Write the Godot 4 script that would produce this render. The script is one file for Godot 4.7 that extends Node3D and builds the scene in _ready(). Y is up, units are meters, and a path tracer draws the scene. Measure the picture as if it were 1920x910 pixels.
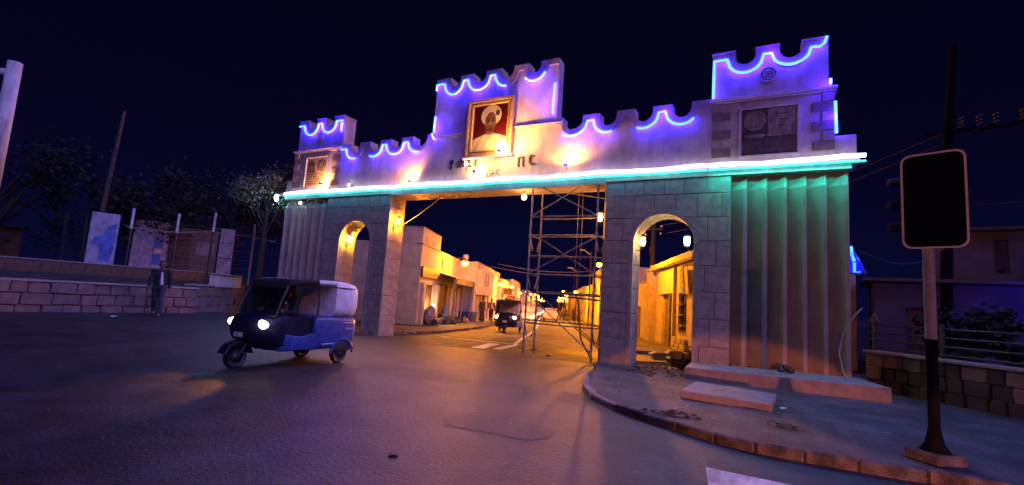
extends Node3D
# A night street at an old town gate: the gate faces +z, the street runs away behind it along SD, y is up, metres.

const SD := Vector3(-0.3845, 0, -0.9231)      # along the street, away from the gate
const SN := Vector3(0.9231, 0, -0.3845)       # to the right across the street
var M := {}
var used := {}
var rng := RandomNumberGenerator.new()

# ---------------------------------------------------------------- naming
func numbered(called: String) -> String:
	if not used.has(called):
		used[called] = 0
		return called
	used[called] += 1
	return "%s_%03d" % [called, used[called]]

func tag(o: Node, label: String, category: String, group := "") -> Node:
	o.set_meta("label", label)
	o.set_meta("category", category)
	if group != "":
		o.set_meta("group", group)
	return o

func thing(called: String, label: String, category: String, at := Vector3.ZERO, turn := 0.0, group := "") -> Node3D:
	var o := Node3D.new()
	o.name = numbered(called)
	add_child(o, true)
	o.position = at
	o.rotation.y = turn
	tag(o, label, category, group)
	return o

func part(called: String, st: SurfaceTool, m: Material, parent: Node, label := "") -> MeshInstance3D:
	var o := MeshInstance3D.new()
	o.name = called if parent != self else numbered(called)
	st.generate_normals()
	o.mesh = st.commit()
	o.material_override = m
	parent.add_child(o, true)
	if label != "":
		o.set_meta("label", label)
	return o

func part_mesh(called: String, me: Mesh, m: Material, parent: Node, xf := Transform3D.IDENTITY) -> MeshInstance3D:
	var o := MeshInstance3D.new()
	o.name = called if parent != self else numbered(called)
	o.mesh = me
	o.material_override = m
	o.transform = xf
	parent.add_child(o, true)
	return o

func single(called: String, st: SurfaceTool, m: Material, label: String, category: String, group := "") -> MeshInstance3D:
	var o := part(called, st, m, self)
	tag(o, label, category, group)
	return o

func struct(called: String, st: SurfaceTool, m: Material, parent: Node = self) -> MeshInstance3D:
	var o := part(called, st, m, parent)
	o.set_meta("kind", "structure")
	return o

func dup(src: Node3D, at: Vector3, turn: float, label: String, group := "") -> Node3D:
	var base: String = src.name
	var rx := RegEx.create_from_string("_[0-9]{3}$")
	base = rx.sub(base, "")
	var c: Node3D = src.duplicate()
	c.name = numbered(base)
	add_child(c, true)
	c.position = at
	c.rotation.y = turn
	c.set_meta("label", label)
	if group != "":
		c.set_meta("group", group)
	return c

# ---------------------------------------------------------------- mesh helpers
func S(smooth := false) -> SurfaceTool:
	var st := SurfaceTool.new()
	st.begin(Mesh.PRIMITIVE_TRIANGLES)
	st.set_smooth_group(0 if smooth else 0xFFFFFFFF)
	st.set_meta("smooth", smooth)
	return st

func tri(st: SurfaceTool, a: Vector3, b: Vector3, c: Vector3, out: Vector3) -> void:
	if (b - a).cross(c - a).dot(out) > 0.0:   # clockwise from outside
		st.add_vertex(a); st.add_vertex(c); st.add_vertex(b)
	else:
		st.add_vertex(a); st.add_vertex(b); st.add_vertex(c)

func quad(st: SurfaceTool, a: Vector3, b: Vector3, c: Vector3, d: Vector3, out: Vector3) -> void:
	tri(st, a, b, c, out)
	tri(st, a, c, d, out)

func box(st: SurfaceTool, c: Vector3, size: Vector3, bev := 0.0, basis := Basis.IDENTITY) -> void:
	var h := size * 0.5
	bev = minf(bev, minf(h.x, minf(h.y, h.z)) * 0.6)
	for ax in 3:
		var i := (ax + 1) % 3
		var j := (ax + 2) % 3
		for s in [-1.0, 1.0]:
			var n := Vector3.ZERO
			n[ax] = s
			var p: Array[Vector3] = []
			for q in [[-1, -1], [1, -1], [1, 1], [-1, 1]]:
				var v := Vector3.ZERO
				v[ax] = s * h[ax]
				v[i] = q[0] * (h[i] - bev)
				v[j] = q[1] * (h[j] - bev)
				p.append(c + basis * v)
			quad(st, p[0], p[1], p[2], p[3], basis * n)
	if bev <= 0.0:
		return
	for k in 3:
		var i := (k + 1) % 3
		var j := (k + 2) % 3
		for si in [-1.0, 1.0]:
			for sj in [-1.0, 1.0]:
				var p: Array[Vector3] = []
				for q in [[0, -1], [0, 1], [1, 1], [1, -1]]:
					var v := Vector3.ZERO
					v[i] = si * (h[i] - (bev if q[0] == 1 else 0.0))
					v[j] = sj * (h[j] - (bev if q[0] == 0 else 0.0))
					v[k] = q[1] * (h[k] - bev)
					p.append(c + basis * v)
				var o := Vector3.ZERO
				o[i] = si
				o[j] = sj
				quad(st, p[0], p[1], p[2], p[3], basis * o)
	for sx in [-1.0, 1.0]:
		for sy in [-1.0, 1.0]:
			for sz in [-1.0, 1.0]:
				var sg := Vector3(sx, sy, sz)
				tri(st, c + basis * (sg * Vector3(h.x, h.y - bev, h.z - bev)), c + basis * (sg * Vector3(h.x - bev, h.y, h.z - bev)), c + basis * (sg * Vector3(h.x - bev, h.y - bev, h.z)), basis * sg)

func boxs(c: Vector3, size: Vector3, bev := 0.0, basis := Basis.IDENTITY) -> SurfaceTool:
	var st := S()
	box(st, c, size, bev, basis)
	return st

# a 2D outline (x, y) pushed from z0 (back) to z1 (front)
func prism(st: SurfaceTool, poly: PackedVector2Array, z0: float, z1: float, xf := Transform3D.IDENTITY, bev := 0.0) -> void:
	if Geometry2D.is_polygon_clockwise(poly):
		poly = poly.duplicate()
		poly.reverse()
	var n := poly.size()
	var face := poly
	if bev > 0.0:
		var inset := PackedVector2Array()
		for i in n:
			var a := poly[(i + n - 1) % n]
			var b := poly[i]
			var c := poly[(i + 1) % n]
			var d1 := (b - a).normalized()
			var d2 := (c - b).normalized()
			var n1 := Vector2(-d1.y, d1.x)
			var n2 := Vector2(-d2.y, d2.x)
			var m := (n1 + n2).normalized()
			inset.append(b + m * minf(bev / maxf(m.dot(n1), 0.35), bev * 2.0))
		face = inset
	var idx := Geometry2D.triangulate_polygon(poly)
	for t in range(0, idx.size(), 3):
		var f: Array[Vector3] = []
		var g: Array[Vector3] = []
		for k in 3:
			var p := face[idx[t + k]]
			var q := poly[idx[t + k]]
			f.append(xf * Vector3(p.x, p.y, z1))
			g.append(xf * Vector3(q.x, q.y, z0))
		tri(st, f[0], f[1], f[2], xf.basis.z)
		tri(st, g[0], g[1], g[2], -xf.basis.z)
	for i in n:
		var a := poly[i]
		var b := poly[(i + 1) % n]
		var fa := face[i]
		var fb := face[(i + 1) % n]
		var o := xf.basis * Vector3(b.y - a.y, a.x - b.x, 0)
		quad(st, xf * Vector3(a.x, a.y, z0), xf * Vector3(b.x, b.y, z0), xf * Vector3(b.x, b.y, z1 - bev), xf * Vector3(a.x, a.y, z1 - bev), o)
		if bev > 0.0:
			quad(st, xf * Vector3(a.x, a.y, z1 - bev), xf * Vector3(b.x, b.y, z1 - bev), xf * Vector3(fb.x, fb.y, z1), xf * Vector3(fa.x, fa.y, z1), o + xf.basis.z * 0.5)

func rect2(x0: float, y0: float, x1: float, y1: float) -> PackedVector2Array:
	return PackedVector2Array([Vector2(x0, y0), Vector2(x1, y0), Vector2(x1, y1), Vector2(x0, y1)])

func tube(st: SurfaceTool, pts: Array, r, sides := 8, cap := true) -> void:
	var n := pts.size()
	var rings: Array = []
	var up := Vector3.UP
	for i in n:
		var t: Vector3 = (pts[mini(i + 1, n - 1)] - pts[maxi(i - 1, 0)]).normalized()
		if i == 0:
			up = Vector3.UP if absf(t.y) < 0.9 else Vector3.RIGHT
		var u := (up - t * up.dot(t)).normalized()
		up = u
		var v := t.cross(u)
		var rad: float = r if (r is float or r is int) else r[i]
		var ring := PackedVector3Array()
		for k in sides:
			var a := TAU * k / sides
			ring.append(pts[i] + (u * cos(a) + v * sin(a)) * rad)
		rings.append(ring)
	loft(st, rings, cap, cap)

func loft(st: SurfaceTool, rings: Array, cap0 := true, cap1 := true) -> void:
	var cs: Array[Vector3] = []
	for r in rings:
		var c := Vector3.ZERO
		for p in r:
			c += p
		cs.append(c / r.size())
	for i in rings.size() - 1:
		var a: PackedVector3Array = rings[i]
		var b: PackedVector3Array = rings[i + 1]
		var n := a.size()
		for k in n:
			var k2 := (k + 1) % n
			var o := (a[k] + a[k2] + b[k] + b[k2]) * 0.25 - (cs[i] + cs[i + 1]) * 0.5
			quad(st, a[k], a[k2], b[k2], b[k], o)
	if cap0:
		fan(st, rings[0], cs[0], cs[0] - cs[1])
	if cap1:
		var m := rings.size() - 1
		fan(st, rings[m], cs[m], cs[m] - cs[m - 1])

func fan(st: SurfaceTool, ring: PackedVector3Array, c: Vector3, out: Vector3) -> void:
	st.set_smooth_group(0xFFFFFFFF)
	for k in ring.size():
		tri(st, c, ring[k], ring[(k + 1) % ring.size()], out)
	st.set_smooth_group(0 if st.get_meta("smooth", false) else 0xFFFFFFFF)

# rounded rectangle ring in the plane z = const (w along x, h along y)
func rring(c: Vector3, w: float, h: float, r: float, q := 3) -> PackedVector3Array:
	var out := PackedVector3Array()
	r = minf(r, minf(w, h) * 0.499)
	for k in 4:
		var cx := (w * 0.5 - r) * (1 if k in [0, 3] else -1)
		var cy := (h * 0.5 - r) * (1 if k < 2 else -1)
		for i in q + 1:
			var a := PI * 0.5 * (k + float(i) / q)
			out.append(c + Vector3(cx + cos(a) * r, cy + sin(a) * r, 0))
	return out

func lathe(st: SurfaceTool, prof: Array, sides := 12, xf := Transform3D.IDENTITY) -> void:
	var rings: Array = []
	for p in prof:
		var ring := PackedVector3Array()
		for k in sides:
			var a := TAU * k / sides
			ring.append(xf * Vector3(cos(a) * maxf(p.x, 0.0005), p.y, sin(a) * maxf(p.x, 0.0005)))
		rings.append(ring)
	loft(st, rings, true, true)

func ball(st: SurfaceTool, c: Vector3, r: Vector3, n := 10) -> void:
	var prof: Array = []
	for i in n / 2 + 1:
		var a := PI * i / (n / 2) - PI * 0.5
		prof.append(Vector2(cos(a), sin(a)))
	lathe(st, prof, n, Transform3D(Basis.from_scale(r), c))

func jblob(st: SurfaceTool, c: Vector3, r: Vector3, sd: int) -> void:   # an uneven lump: stone, rubbish bag
	var g := RandomNumberGenerator.new()
	g.seed = sd
	var n := 7
	var rings: Array = []
	for i in 5:
		var a := PI * (i + 0.35) / 4.7 - PI * 0.5
		var ring := PackedVector3Array()
		for k in n:
			var b := TAU * k / n
			var j := g.randf_range(0.78, 1.15)
			ring.append(c + Vector3(cos(a) * cos(b), sin(a), cos(a) * sin(b)) * r * j)
		rings.append(ring)
	loft(st, rings)

func stroke(st: SurfaceTool, pts: Array, w: float, z0: float, z1: float, xf := Transform3D.IDENTITY) -> void:
	for i in pts.size() - 1:
		var a: Vector2 = pts[i]
		var b: Vector2 = pts[i + 1]
		var d := (b - a).normalized()
		var m := Vector2(-d.y, d.x) * w * 0.5
		a -= d * w * 0.35
		b += d * w * 0.35
		prism(st, PackedVector2Array([a - m, b - m, b + m, a + m]), z0, z1 + 0.0007 * (i % 3), xf)

# joined tapered capsules, meshed as surface nets; bones: [a, b, ra, rb]
func body(st: SurfaceTool, bones: Array, cell: float, k: float) -> void:
	var lo := Vector3(INF, INF, INF)
	var hi := -lo
	for b in bones:
		var r := maxf(b[2], b[3]) + k + cell * 2.0
		lo = lo.min(b[0] - Vector3.ONE * r).min(b[1] - Vector3.ONE * r)
		hi = hi.max(b[0] + Vector3.ONE * r).max(b[1] + Vector3.ONE * r)
	var nx := int((hi.x - lo.x) / cell) + 2
	var ny := int((hi.y - lo.y) / cell) + 2
	var nz := int((hi.z - lo.z) / cell) + 2
	var f := PackedFloat32Array()
	f.resize(nx * ny * nz)
	f.fill(1e3)
	for b in bones:
		var a: Vector3 = b[0]
		var e: Vector3 = b[1]
		var r := maxf(b[2], b[3]) + k + cell * 2.0
		var l: Vector3 = ((a.min(e) - Vector3.ONE * r - lo) / cell).floor()
		var h: Vector3 = ((a.max(e) + Vector3.ONE * r - lo) / cell).ceil()
		var ab := e - a
		var q := maxf(ab.length_squared(), 1e-9)
		for x in range(maxi(int(l.x), 0), mini(int(h.x), nx - 1) + 1):
			for y in range(maxi(int(l.y), 0), mini(int(h.y), ny - 1) + 1):
				for z in range(maxi(int(l.z), 0), mini(int(h.z), nz - 1) + 1):
					var p := lo + Vector3(x, y, z) * cell
					var t := clampf((p - a).dot(ab) / q, 0.0, 1.0)
					var d: float = (p - a - ab * t).length() - lerpf(b[2], b[3], t)
					var i := (x * ny + y) * nz + z
					var o := f[i]
					var hh := maxf(k - absf(o - d), 0.0) / k
					f[i] = minf(o, d) - hh * hh * k * 0.25
	var vid := PackedInt32Array()
	vid.resize(nx * ny * nz)
	vid.fill(-1)
	var vs := PackedVector3Array()
	for x in nx - 1:
		for y in ny - 1:
			for z in nz - 1:
				var i := (x * ny + y) * nz + z
				var cnt := 0
				var acc := Vector3.ZERO
				for ed in [[0, 0, 0, 0], [0, 1, 0, 0], [0, 0, 1, 0], [0, 1, 1, 0], [0, 0, 0, 1], [0, 1, 0, 1], [0, 0, 1, 1], [0, 1, 1, 1]]:
					if f[i] > 0.5:
						break
					var c0 := Vector3i(ed[1], ed[2], ed[3])
					var i0 := ((x + c0.x) * ny + y + c0.y) * nz + z + c0.z
					for ax in 3:
						if c0[ax] == 1:
							continue
						var c1 := c0
						c1[ax] = 1
						var i1 := ((x + c1.x) * ny + y + c1.y) * nz + z + c1.z
						var f0 := f[i0]
						var f1 := f[i1]
						if (f0 < 0.0) != (f1 < 0.0):
							acc += Vector3(c0).lerp(Vector3(c1), f0 / (f0 - f1))
							cnt += 1
				if cnt > 0:
					vid[i] = vs.size()
					vs.append(lo + (Vector3(x, y, z) + acc / cnt) * cell)
	var st2 := [ny * nz, nz, 1]
	for x in range(1, nx - 1):
		for y in range(1, ny - 1):
			for z in range(1, nz - 1):
				var i := (x * ny + y) * nz + z
				for ax in 3:
					var i1: int = i + st2[ax]
					if (f[i] < 0.0) == (f[i1] < 0.0):
						continue
					var u: int = st2[(ax + 1) % 3]
					var v: int = st2[(ax + 2) % 3]
					var q: Array = [vid[i], vid[i - u], vid[i - u - v], vid[i - v]]
					if q.min() < 0:
						continue
					var o := Vector3.ZERO
					o[ax] = 1.0 if f[i] < 0.0 else -1.0
					quad(st, vs[q[0]], vs[q[1]], vs[q[2]], vs[q[3]], o)

# ---------------------------------------------------------------- materials
func noise_img(n: int, freq: float, sd: int, oct := 4) -> Image:
	var f := FastNoiseLite.new()
	f.seed = sd
	f.noise_type = FastNoiseLite.TYPE_SIMPLEX_SMOOTH
	f.frequency = freq
	f.fractal_octaves = oct
	return f.get_seamless_image(n, n, false, false, 0.15)

# grey picture around white: fine grain, coarse blotches and (for walls) runs of dirt; returns [albedo, height]
func surf(sd: int, fine: float, coarse: float, runs: float, speck := 0.0) -> Array:
	var n := 512
	var a := noise_img(n, 0.09, sd, 4).get_data()
	var b := noise_img(n, 0.008, sd + 1, 4).get_data()
	var rimg := noise_img(n, 0.03, sd + 2, 3)
	rimg = rimg.get_region(Rect2i(0, 0, n, 64))
	rimg.resize(n, n, Image.INTERPOLATE_CUBIC)
	var c := rimg.get_data()
	var g := RandomNumberGenerator.new()
	g.seed = sd
	var al := PackedByteArray()
	al.resize(n * n)
	var he := PackedByteArray()
	he.resize(n * n)
	for i in n * n:
		var w := g.randf()
		var fa := a[i] / 255.0
		var v := 1.0 - fine * (1.0 - fa) - coarse * clampf(1.5 * (b[i] / 255.0) - 0.25, 0.0, 1.0) - runs * clampf(2.2 * (c[i] / 255.0) - 0.9, 0.0, 1.0) + speck * (w - 0.5)
		al[i] = int(clampf(v, 0.02, 1.0) * 255.0)
		he[i] = int(clampf(0.45 * fa + 0.40 * w + 0.15 * (b[i] / 255.0), 0.0, 1.0) * 255.0)
	var ia := Image.create_from_data(n, n, false, Image.FORMAT_L8, al)
	ia.convert(Image.FORMAT_RGB8)
	return [ImageTexture.create_from_image(ia), ImageTexture.create_from_image(Image.create_from_data(n, n, false, Image.FORMAT_L8, he))]

var T := {}
func mat(col: Color, rough: float, tex := "", scale := 0.4, bump := 0.0, world := true) -> StandardMaterial3D:
	var m := StandardMaterial3D.new()
	m.albedo_color = col
	m.roughness = rough
	if tex != "":
		m.albedo_texture = T[tex][0]
		m.uv1_triplanar = true
		m.uv1_world_triplanar = world
		m.uv1_scale = Vector3.ONE * scale
		if bump > 0.0:
			m.heightmap_enabled = true
			m.heightmap_texture = T[tex][1]
			m.heightmap_scale = bump
	return m

func lin(r: float, g: float, b: float) -> Color:
	return Color(r, g, b).linear_to_srgb()

func glow(col: Color, e: float) -> StandardMaterial3D:
	var m := StandardMaterial3D.new()
	m.albedo_color = Color(0.6, 0.6, 0.6)
	m.emission_enabled = true
	m.emission = col
	m.emission_energy_multiplier = e
	m.roughness = 0.4
	return m

func omni(parent: Node, at: Vector3, col: Color, e: float, size := 0.05) -> void:
	var l := OmniLight3D.new()
	l.name = "lamp_light"
	l.light_color = col
	l.light_energy = e
	l.light_size = size
	l.omni_range = 40.0
	l.omni_attenuation = 2.0
	l.shadow_enabled = true
	parent.add_child(l, true)
	l.position = at

func spot(parent: Node, at: Vector3, dir: Vector3, col: Color, e: float, angle: float, soft := 0.5, size := 0.05) -> void:
	var l := SpotLight3D.new()
	l.name = "beam_light"
	l.light_color = col
	l.light_energy = e
	l.light_size = size
	l.spot_range = 60.0
	l.spot_attenuation = 2.0
	l.spot_angle = angle
	l.spot_angle_attenuation = soft
	l.shadow_enabled = true
	parent.add_child(l, true)
	l.position = at
	l.basis = Basis.looking_at(dir.normalized(), Vector3.UP if absf(dir.normalized().y) < 0.95 else Vector3.FORWARD)

func area(parent: Node, at: Vector3, dir: Vector3, w: float, h: float, col: Color, e: float) -> void:
	var l := AreaLight3D.new()
	l.name = "strip_light"
	l.light_color = col
	l.light_energy = e
	l.area_size = Vector2(w, h)
	l.area_range = 40.0
	l.area_attenuation = 2.0
	l.shadow_enabled = true
	parent.add_child(l, true)
	l.position = at
	l.basis = Basis.looking_at(dir.normalized(), Vector3.UP)

# ---------------------------------------------------------------- terrain
func gh(x: float, z: float) -> float:      # height of the road
	var s := x * SD.x + z * SD.z
	return -0.015 * clampf(s - 2.0, 0.0, 70.0) + clampf((-x - 1.5) * 0.045, 0.0, 1.2) * smoothstep(-1.5, 2.5, z)

func wh(x: float, _z: float) -> float:     # height of the pavement right of the gate
	return 0.075 + 0.008 * (x - 5.0)

func sp(s: float, t: float, y := 0.0) -> Vector3:   # a point of the street: s along, t across, y above the road
	var p := SD * s + SN * t
	return Vector3(p.x, gh(p.x, p.z) + y, p.z)

# ---------------------------------------------------------------- the scene
func _ready() -> void:
	rng.seed = 7
	var cam := Camera3D.new()
	cam.name = "camera"
	cam.fov = 53.25
	cam.near = 0.05
	cam.far = 1500.0
	cam.position = Vector3(8.113, 1.6, 13.235)
	cam.rotation = Vector3(0.118, 0.4883, 0.0673)
	add_child(cam)
	cam.make_current()
	var we := WorldEnvironment.new()
	we.name = "environment"
	var env := Environment.new()
	env.background_mode = Environment.BG_SKY
	var sm := ProceduralSkyMaterial.new()
	sm.sky_top_color = lin(0.0004, 0.0004, 0.0031)
	sm.sky_horizon_color = lin(0.0010, 0.0010, 0.0105)
	sm.sky_curve = 0.16
	sm.ground_bottom_color = lin(0.002, 0.0015, 0.004)
	sm.ground_horizon_color = lin(0.006, 0.003, 0.010)
	sm.sun_angle_max = 1.0
	var sky := Sky.new()
	sky.sky_material = sm
	env.sky = sky
	env.tonemap_mode = Environment.TONE_MAPPER_LINEAR
	env.tonemap_exposure = 2.6
	env.sdfgi_enabled = true
	env.ssao_enabled = true
	env.ssil_enabled = true
	we.environment = env
	add_child(we)
	var unseen_lilac_light := DirectionalLight3D.new()  # broad lilac light from out of view, for road and rickshaw; no moon seen
	unseen_lilac_light.name = "unseen_lilac_light"
	unseen_lilac_light.light_color = Color(0.54, 0.53, 1.0)
	unseen_lilac_light.light_energy = 0.29
	unseen_lilac_light.light_angular_distance = 45.0
	unseen_lilac_light.sky_mode = DirectionalLight3D.SKY_MODE_LIGHT_ONLY
	unseen_lilac_light.shadow_enabled = true
	add_child(unseen_lilac_light)
	unseen_lilac_light.basis = Basis.looking_at(Vector3(-0.72, -0.70, -0.34).normalized(), Vector3.FORWARD)

	T.plaster = surf(11, 0.10, 0.14, 0.06)
	T.stone = surf(23, 0.14, 0.16, 0.0, 0.08)
	T.asphalt = surf(37, 0.45, 0.40, 0.0, 0.55)
	T.dirt = surf(51, 0.40, 0.45, 0.0, 0.35)
	T.paint = surf(63, 0.08, 0.22, 0.18)
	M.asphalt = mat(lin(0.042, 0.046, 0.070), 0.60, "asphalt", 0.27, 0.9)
	M.pave = mat(lin(0.17, 0.15, 0.155), 0.8, "dirt", 0.22, 1.2)
	M.earth = mat(lin(0.10, 0.08, 0.06), 0.95, "dirt", 0.3, 1.2)
	M.kerb_white = mat(lin(0.50, 0.46, 0.46), 0.7, "dirt", 0.9, 0.5)
	M.kerb_grey = mat(lin(0.17, 0.14, 0.125), 0.8, "dirt", 0.9, 0.6)
	M.concrete = mat(lin(0.30, 0.25, 0.22), 0.85, "plaster", 0.5, 0.4)
	M.road_paint = mat(lin(0.85, 0.85, 0.83), 0.6, "paint", 0.5, 0.3)
	M.patch = mat(lin(0.035, 0.038, 0.056), 0.64, "asphalt", 0.21, 1.2)
	M.sodium_far = glow(Color(1.0, 0.62, 0.16), 9.0)
	M.grey_paint = mat(lin(0.50, 0.50, 0.52), 0.7, "dirt", 0.5, 0.3)
	M.worn_paint = mat(lin(0.30, 0.28, 0.26), 0.75, "dirt", 0.5, 0.3)
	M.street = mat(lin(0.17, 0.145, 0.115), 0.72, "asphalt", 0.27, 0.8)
	M.stone_a = mat(lin(0.43, 0.35, 0.305), 0.8, "stone", 0.7, 0.3)
	M.stone_b = mat(lin(0.415, 0.335, 0.29), 0.8, "stone", 0.61, 0.3)
	M.stone_c = mat(lin(0.445, 0.36, 0.315), 0.8, "stone", 0.83, 0.3)
	M.mortar = mat(lin(0.31, 0.25, 0.215), 0.95, "stone", 0.9, 0.4)
	M.plaster = mat(lin(0.56, 0.46, 0.42), 0.8, "plaster", 0.30, 0.5)
	M.coping = mat(lin(0.40, 0.28, 0.25), 0.85, "plaster", 0.45, 0.4)
	M.rib = mat(lin(0.42, 0.30, 0.24), 0.8, "plaster", 0.4, 0.4)
	M.trim = mat(lin(0.60, 0.48, 0.40), 0.7, "plaster", 0.6, 0.3)
	M.quoin = mat(lin(0.24, 0.16, 0.13), 0.85, "stone", 0.8, 0.5)
	M.quoin_b = mat(lin(0.19, 0.135, 0.115), 0.85, "stone", 0.7, 0.5)
	M.dark_stone = mat(lin(0.06, 0.045, 0.038), 0.9, "stone", 0.7, 0.5)
	M.gold = mat(lin(0.50, 0.32, 0.12), 0.4, "paint", 1.2, 0.1)
	M.black = mat(lin(0.02, 0.02, 0.025), 0.5)
	M.dark_metal = mat(lin(0.05, 0.05, 0.055), 0.45, "paint", 2.0, 0.0, false)
	M.steel = mat(lin(0.62, 0.54, 0.50), 0.45, "dirt", 3.0, 0.1)
	M.white_paint = mat(lin(0.70, 0.70, 0.72), 0.55, "paint", 0.9, 0.1)
	M.white_metal = mat(lin(0.66, 0.64, 0.66), 0.45, "paint", 1.5, 0.0)
	M.letter = mat(lin(0.03, 0.02, 0.03), 0.5)
	M.brown_paint = mat(lin(0.16, 0.07, 0.035), 0.7, "paint", 0.8, 0.2)
	M.leaf = mat(lin(0.07, 0.09, 0.04), 0.7)
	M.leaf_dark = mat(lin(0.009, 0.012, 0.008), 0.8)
	M.bark = mat(lin(0.05, 0.035, 0.028), 0.9, "dirt", 1.5, 1.0)
	M.matte_black = mat(lin(0.005, 0.005, 0.006), 0.95)  # plain matte near-black for poles and wall core
	M.matte_black.metallic_specular = 0.12
	M.pole_wood = mat(lin(0.26, 0.16, 0.09), 0.9, "dirt", 1.5, 0.6)
	M.wire = mat(lin(0.05, 0.045, 0.045), 0.6)
	M.skin = mat(lin(0.10, 0.05, 0.03), 0.6)
	M.hair = mat(lin(0.012, 0.010, 0.010), 0.8)
	# lamps: colours of what glows
	M.tube_blue = glow(Color(0.20, 0.46, 1.0), 2.0)
	M.back_blue = glow(Color(0.16, 0.04, 1.0), 85.0)  # deep blue of the strips added behind the tubes for the halo
	M.tube_white = glow(Color(0.86, 0.84, 1.0), 2.6)
	M.tube_green = glow(Color(0.05, 0.80, 0.85), 3.0)
	M.warm = glow(Color(1.0, 0.70, 0.34), 14.0)
	M.glare = glow(Color(1.0, 0.78, 0.48), 30.0)
	M.sodium = glow(Color(1.0, 0.62, 0.16), 14.0)
	M.cool = glow(Color(0.95, 0.97, 1.0), 10.0)
	M.head = glow(Color(1.0, 0.86, 0.62), 7.0)
	M.red = glow(Color(1.0, 0.10, 0.05), 5.0)

	ground()
	gate()
	neon()
	gate_lamps()
	right_pavement()
	more()

func ground() -> void:
	var xs: Array[float] = [-600, -300, -150, -90, -60, -45, -36, -30]
	var zs: Array[float] = [-600, -300, -200, -150, -120, -100, -85, -72, -60, -50, -42, -36]
	for i in range(-26, 21):
		xs.append(i)
	for i in range(-31, 25):
		zs.append(i)
	for q in [26, 40, 80, 200, 600]:
		xs.append(q)
	for q in [30, 45, 90, 200, 600]:
		zs.append(q)
	var st := S(true)
	for i in xs.size() - 1:
		for j in zs.size() - 1:
			var p: Array[Vector3] = []
			for q in [[0, 0], [1, 0], [1, 1], [0, 1]]:
				var x := xs[i + q[0]]
				var z := zs[j + q[1]]
				p.append(Vector3(x, gh(x, z), z))
			quad(st, p[0], p[1], p[2], p[3], Vector3.UP)
	struct("road", st, M.asphalt)

# ---------------------------------------------------------------- the gate
const ROWS: Array[float] = [-0.15, 0.76, 1.45, 2.13, 2.80, 3.44, 4.07, 4.70, 5.15]
const GD := -0.82

func arch_poly(r: float, y0: float, y1 := 3.39) -> PackedVector2Array:
	var p := PackedVector2Array([Vector2(5.65 + r, y0)])
	for i in 17:
		var a := PI * i / 16
		p.append(Vector2(5.65 + cos(a) * r, y1 + sin(a) * r))
	p.append(Vector2(5.65 - r, y0))
	return p

func mirrored(p: PackedVector2Array, sx: float) -> PackedVector2Array:
	if sx > 0:
		return p
	var o := PackedVector2Array()
	for v in p:
		o.append(Vector2(-v.x, v.y))
	return o

func crenels(spans: Array, yt: float, yb: float) -> PackedVector2Array:   # left to right
	var o := PackedVector2Array()
	for i in spans.size():
		o.append(Vector2(spans[i][0], yt))
		o.append(Vector2(spans[i][1], yt))
		if i + 1 < spans.size():
			var xa: float = spans[i][1]
			var xb: float = spans[i + 1][0]
			var ry := (yt - yb) * 0.72
			for k in 11:
				var a := PI * k / 10
				o.append(Vector2((xa + xb) * 0.5 - cos(a) * (xb - xa) * 0.5, yb + ry - sin(a) * ry))
	return o

func scallop(ma: float, mb: float, yt: float, dip: float, u0 := -1.0, u1 := 1.0, n := 14) -> Array:
	var o: Array = []
	for i in n + 1:
		var u := lerpf(u0, u1, float(i) / n)
		var x := lerpf(ma + 0.09, mb - 0.09, (u + 1.0) * 0.5)
		o.append(Vector2(x, yt - dip * sqrt(maxf(0.0, 1.0 - u * u))))
	return o

func band(spans: Array, yt: float, yb: float, drop: float, dip: float) -> PackedVector2Array:
	var o := crenels(spans, yt, yb)
	var low: Array = [Vector2(spans[0][0], yt - drop)]
	for i in spans.size() - 1:
		low += scallop((spans[i][0] + spans[i][1]) * 0.5, (spans[i + 1][0] + spans[i + 1][1]) * 0.5, yt - drop, dip)
	low.append(Vector2(spans[-1][1], yt - drop))
	low.reverse()
	o.append_array(PackedVector2Array(low))
	return o

const SP_R := [[2.30, 2.58], [3.22, 3.75], [4.26, 4.78], [5.28, 5.81], [6.31, 6.83]]
const SP_C := [[-2.36, -1.76], [-1.34, -0.81], [-0.30, 0.30], [0.76, 1.30], [1.74, 2.34]]
const SP_T := [[6.82, 7.35], [7.85, 8.38], [8.88, 9.42]]

func flip(sp: Array) -> Array:
	var o: Array = []
	for i in range(sp.size() - 1, -1, -1):
		o.append([-sp[i][1], -sp[i][0]])
	return o

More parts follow.
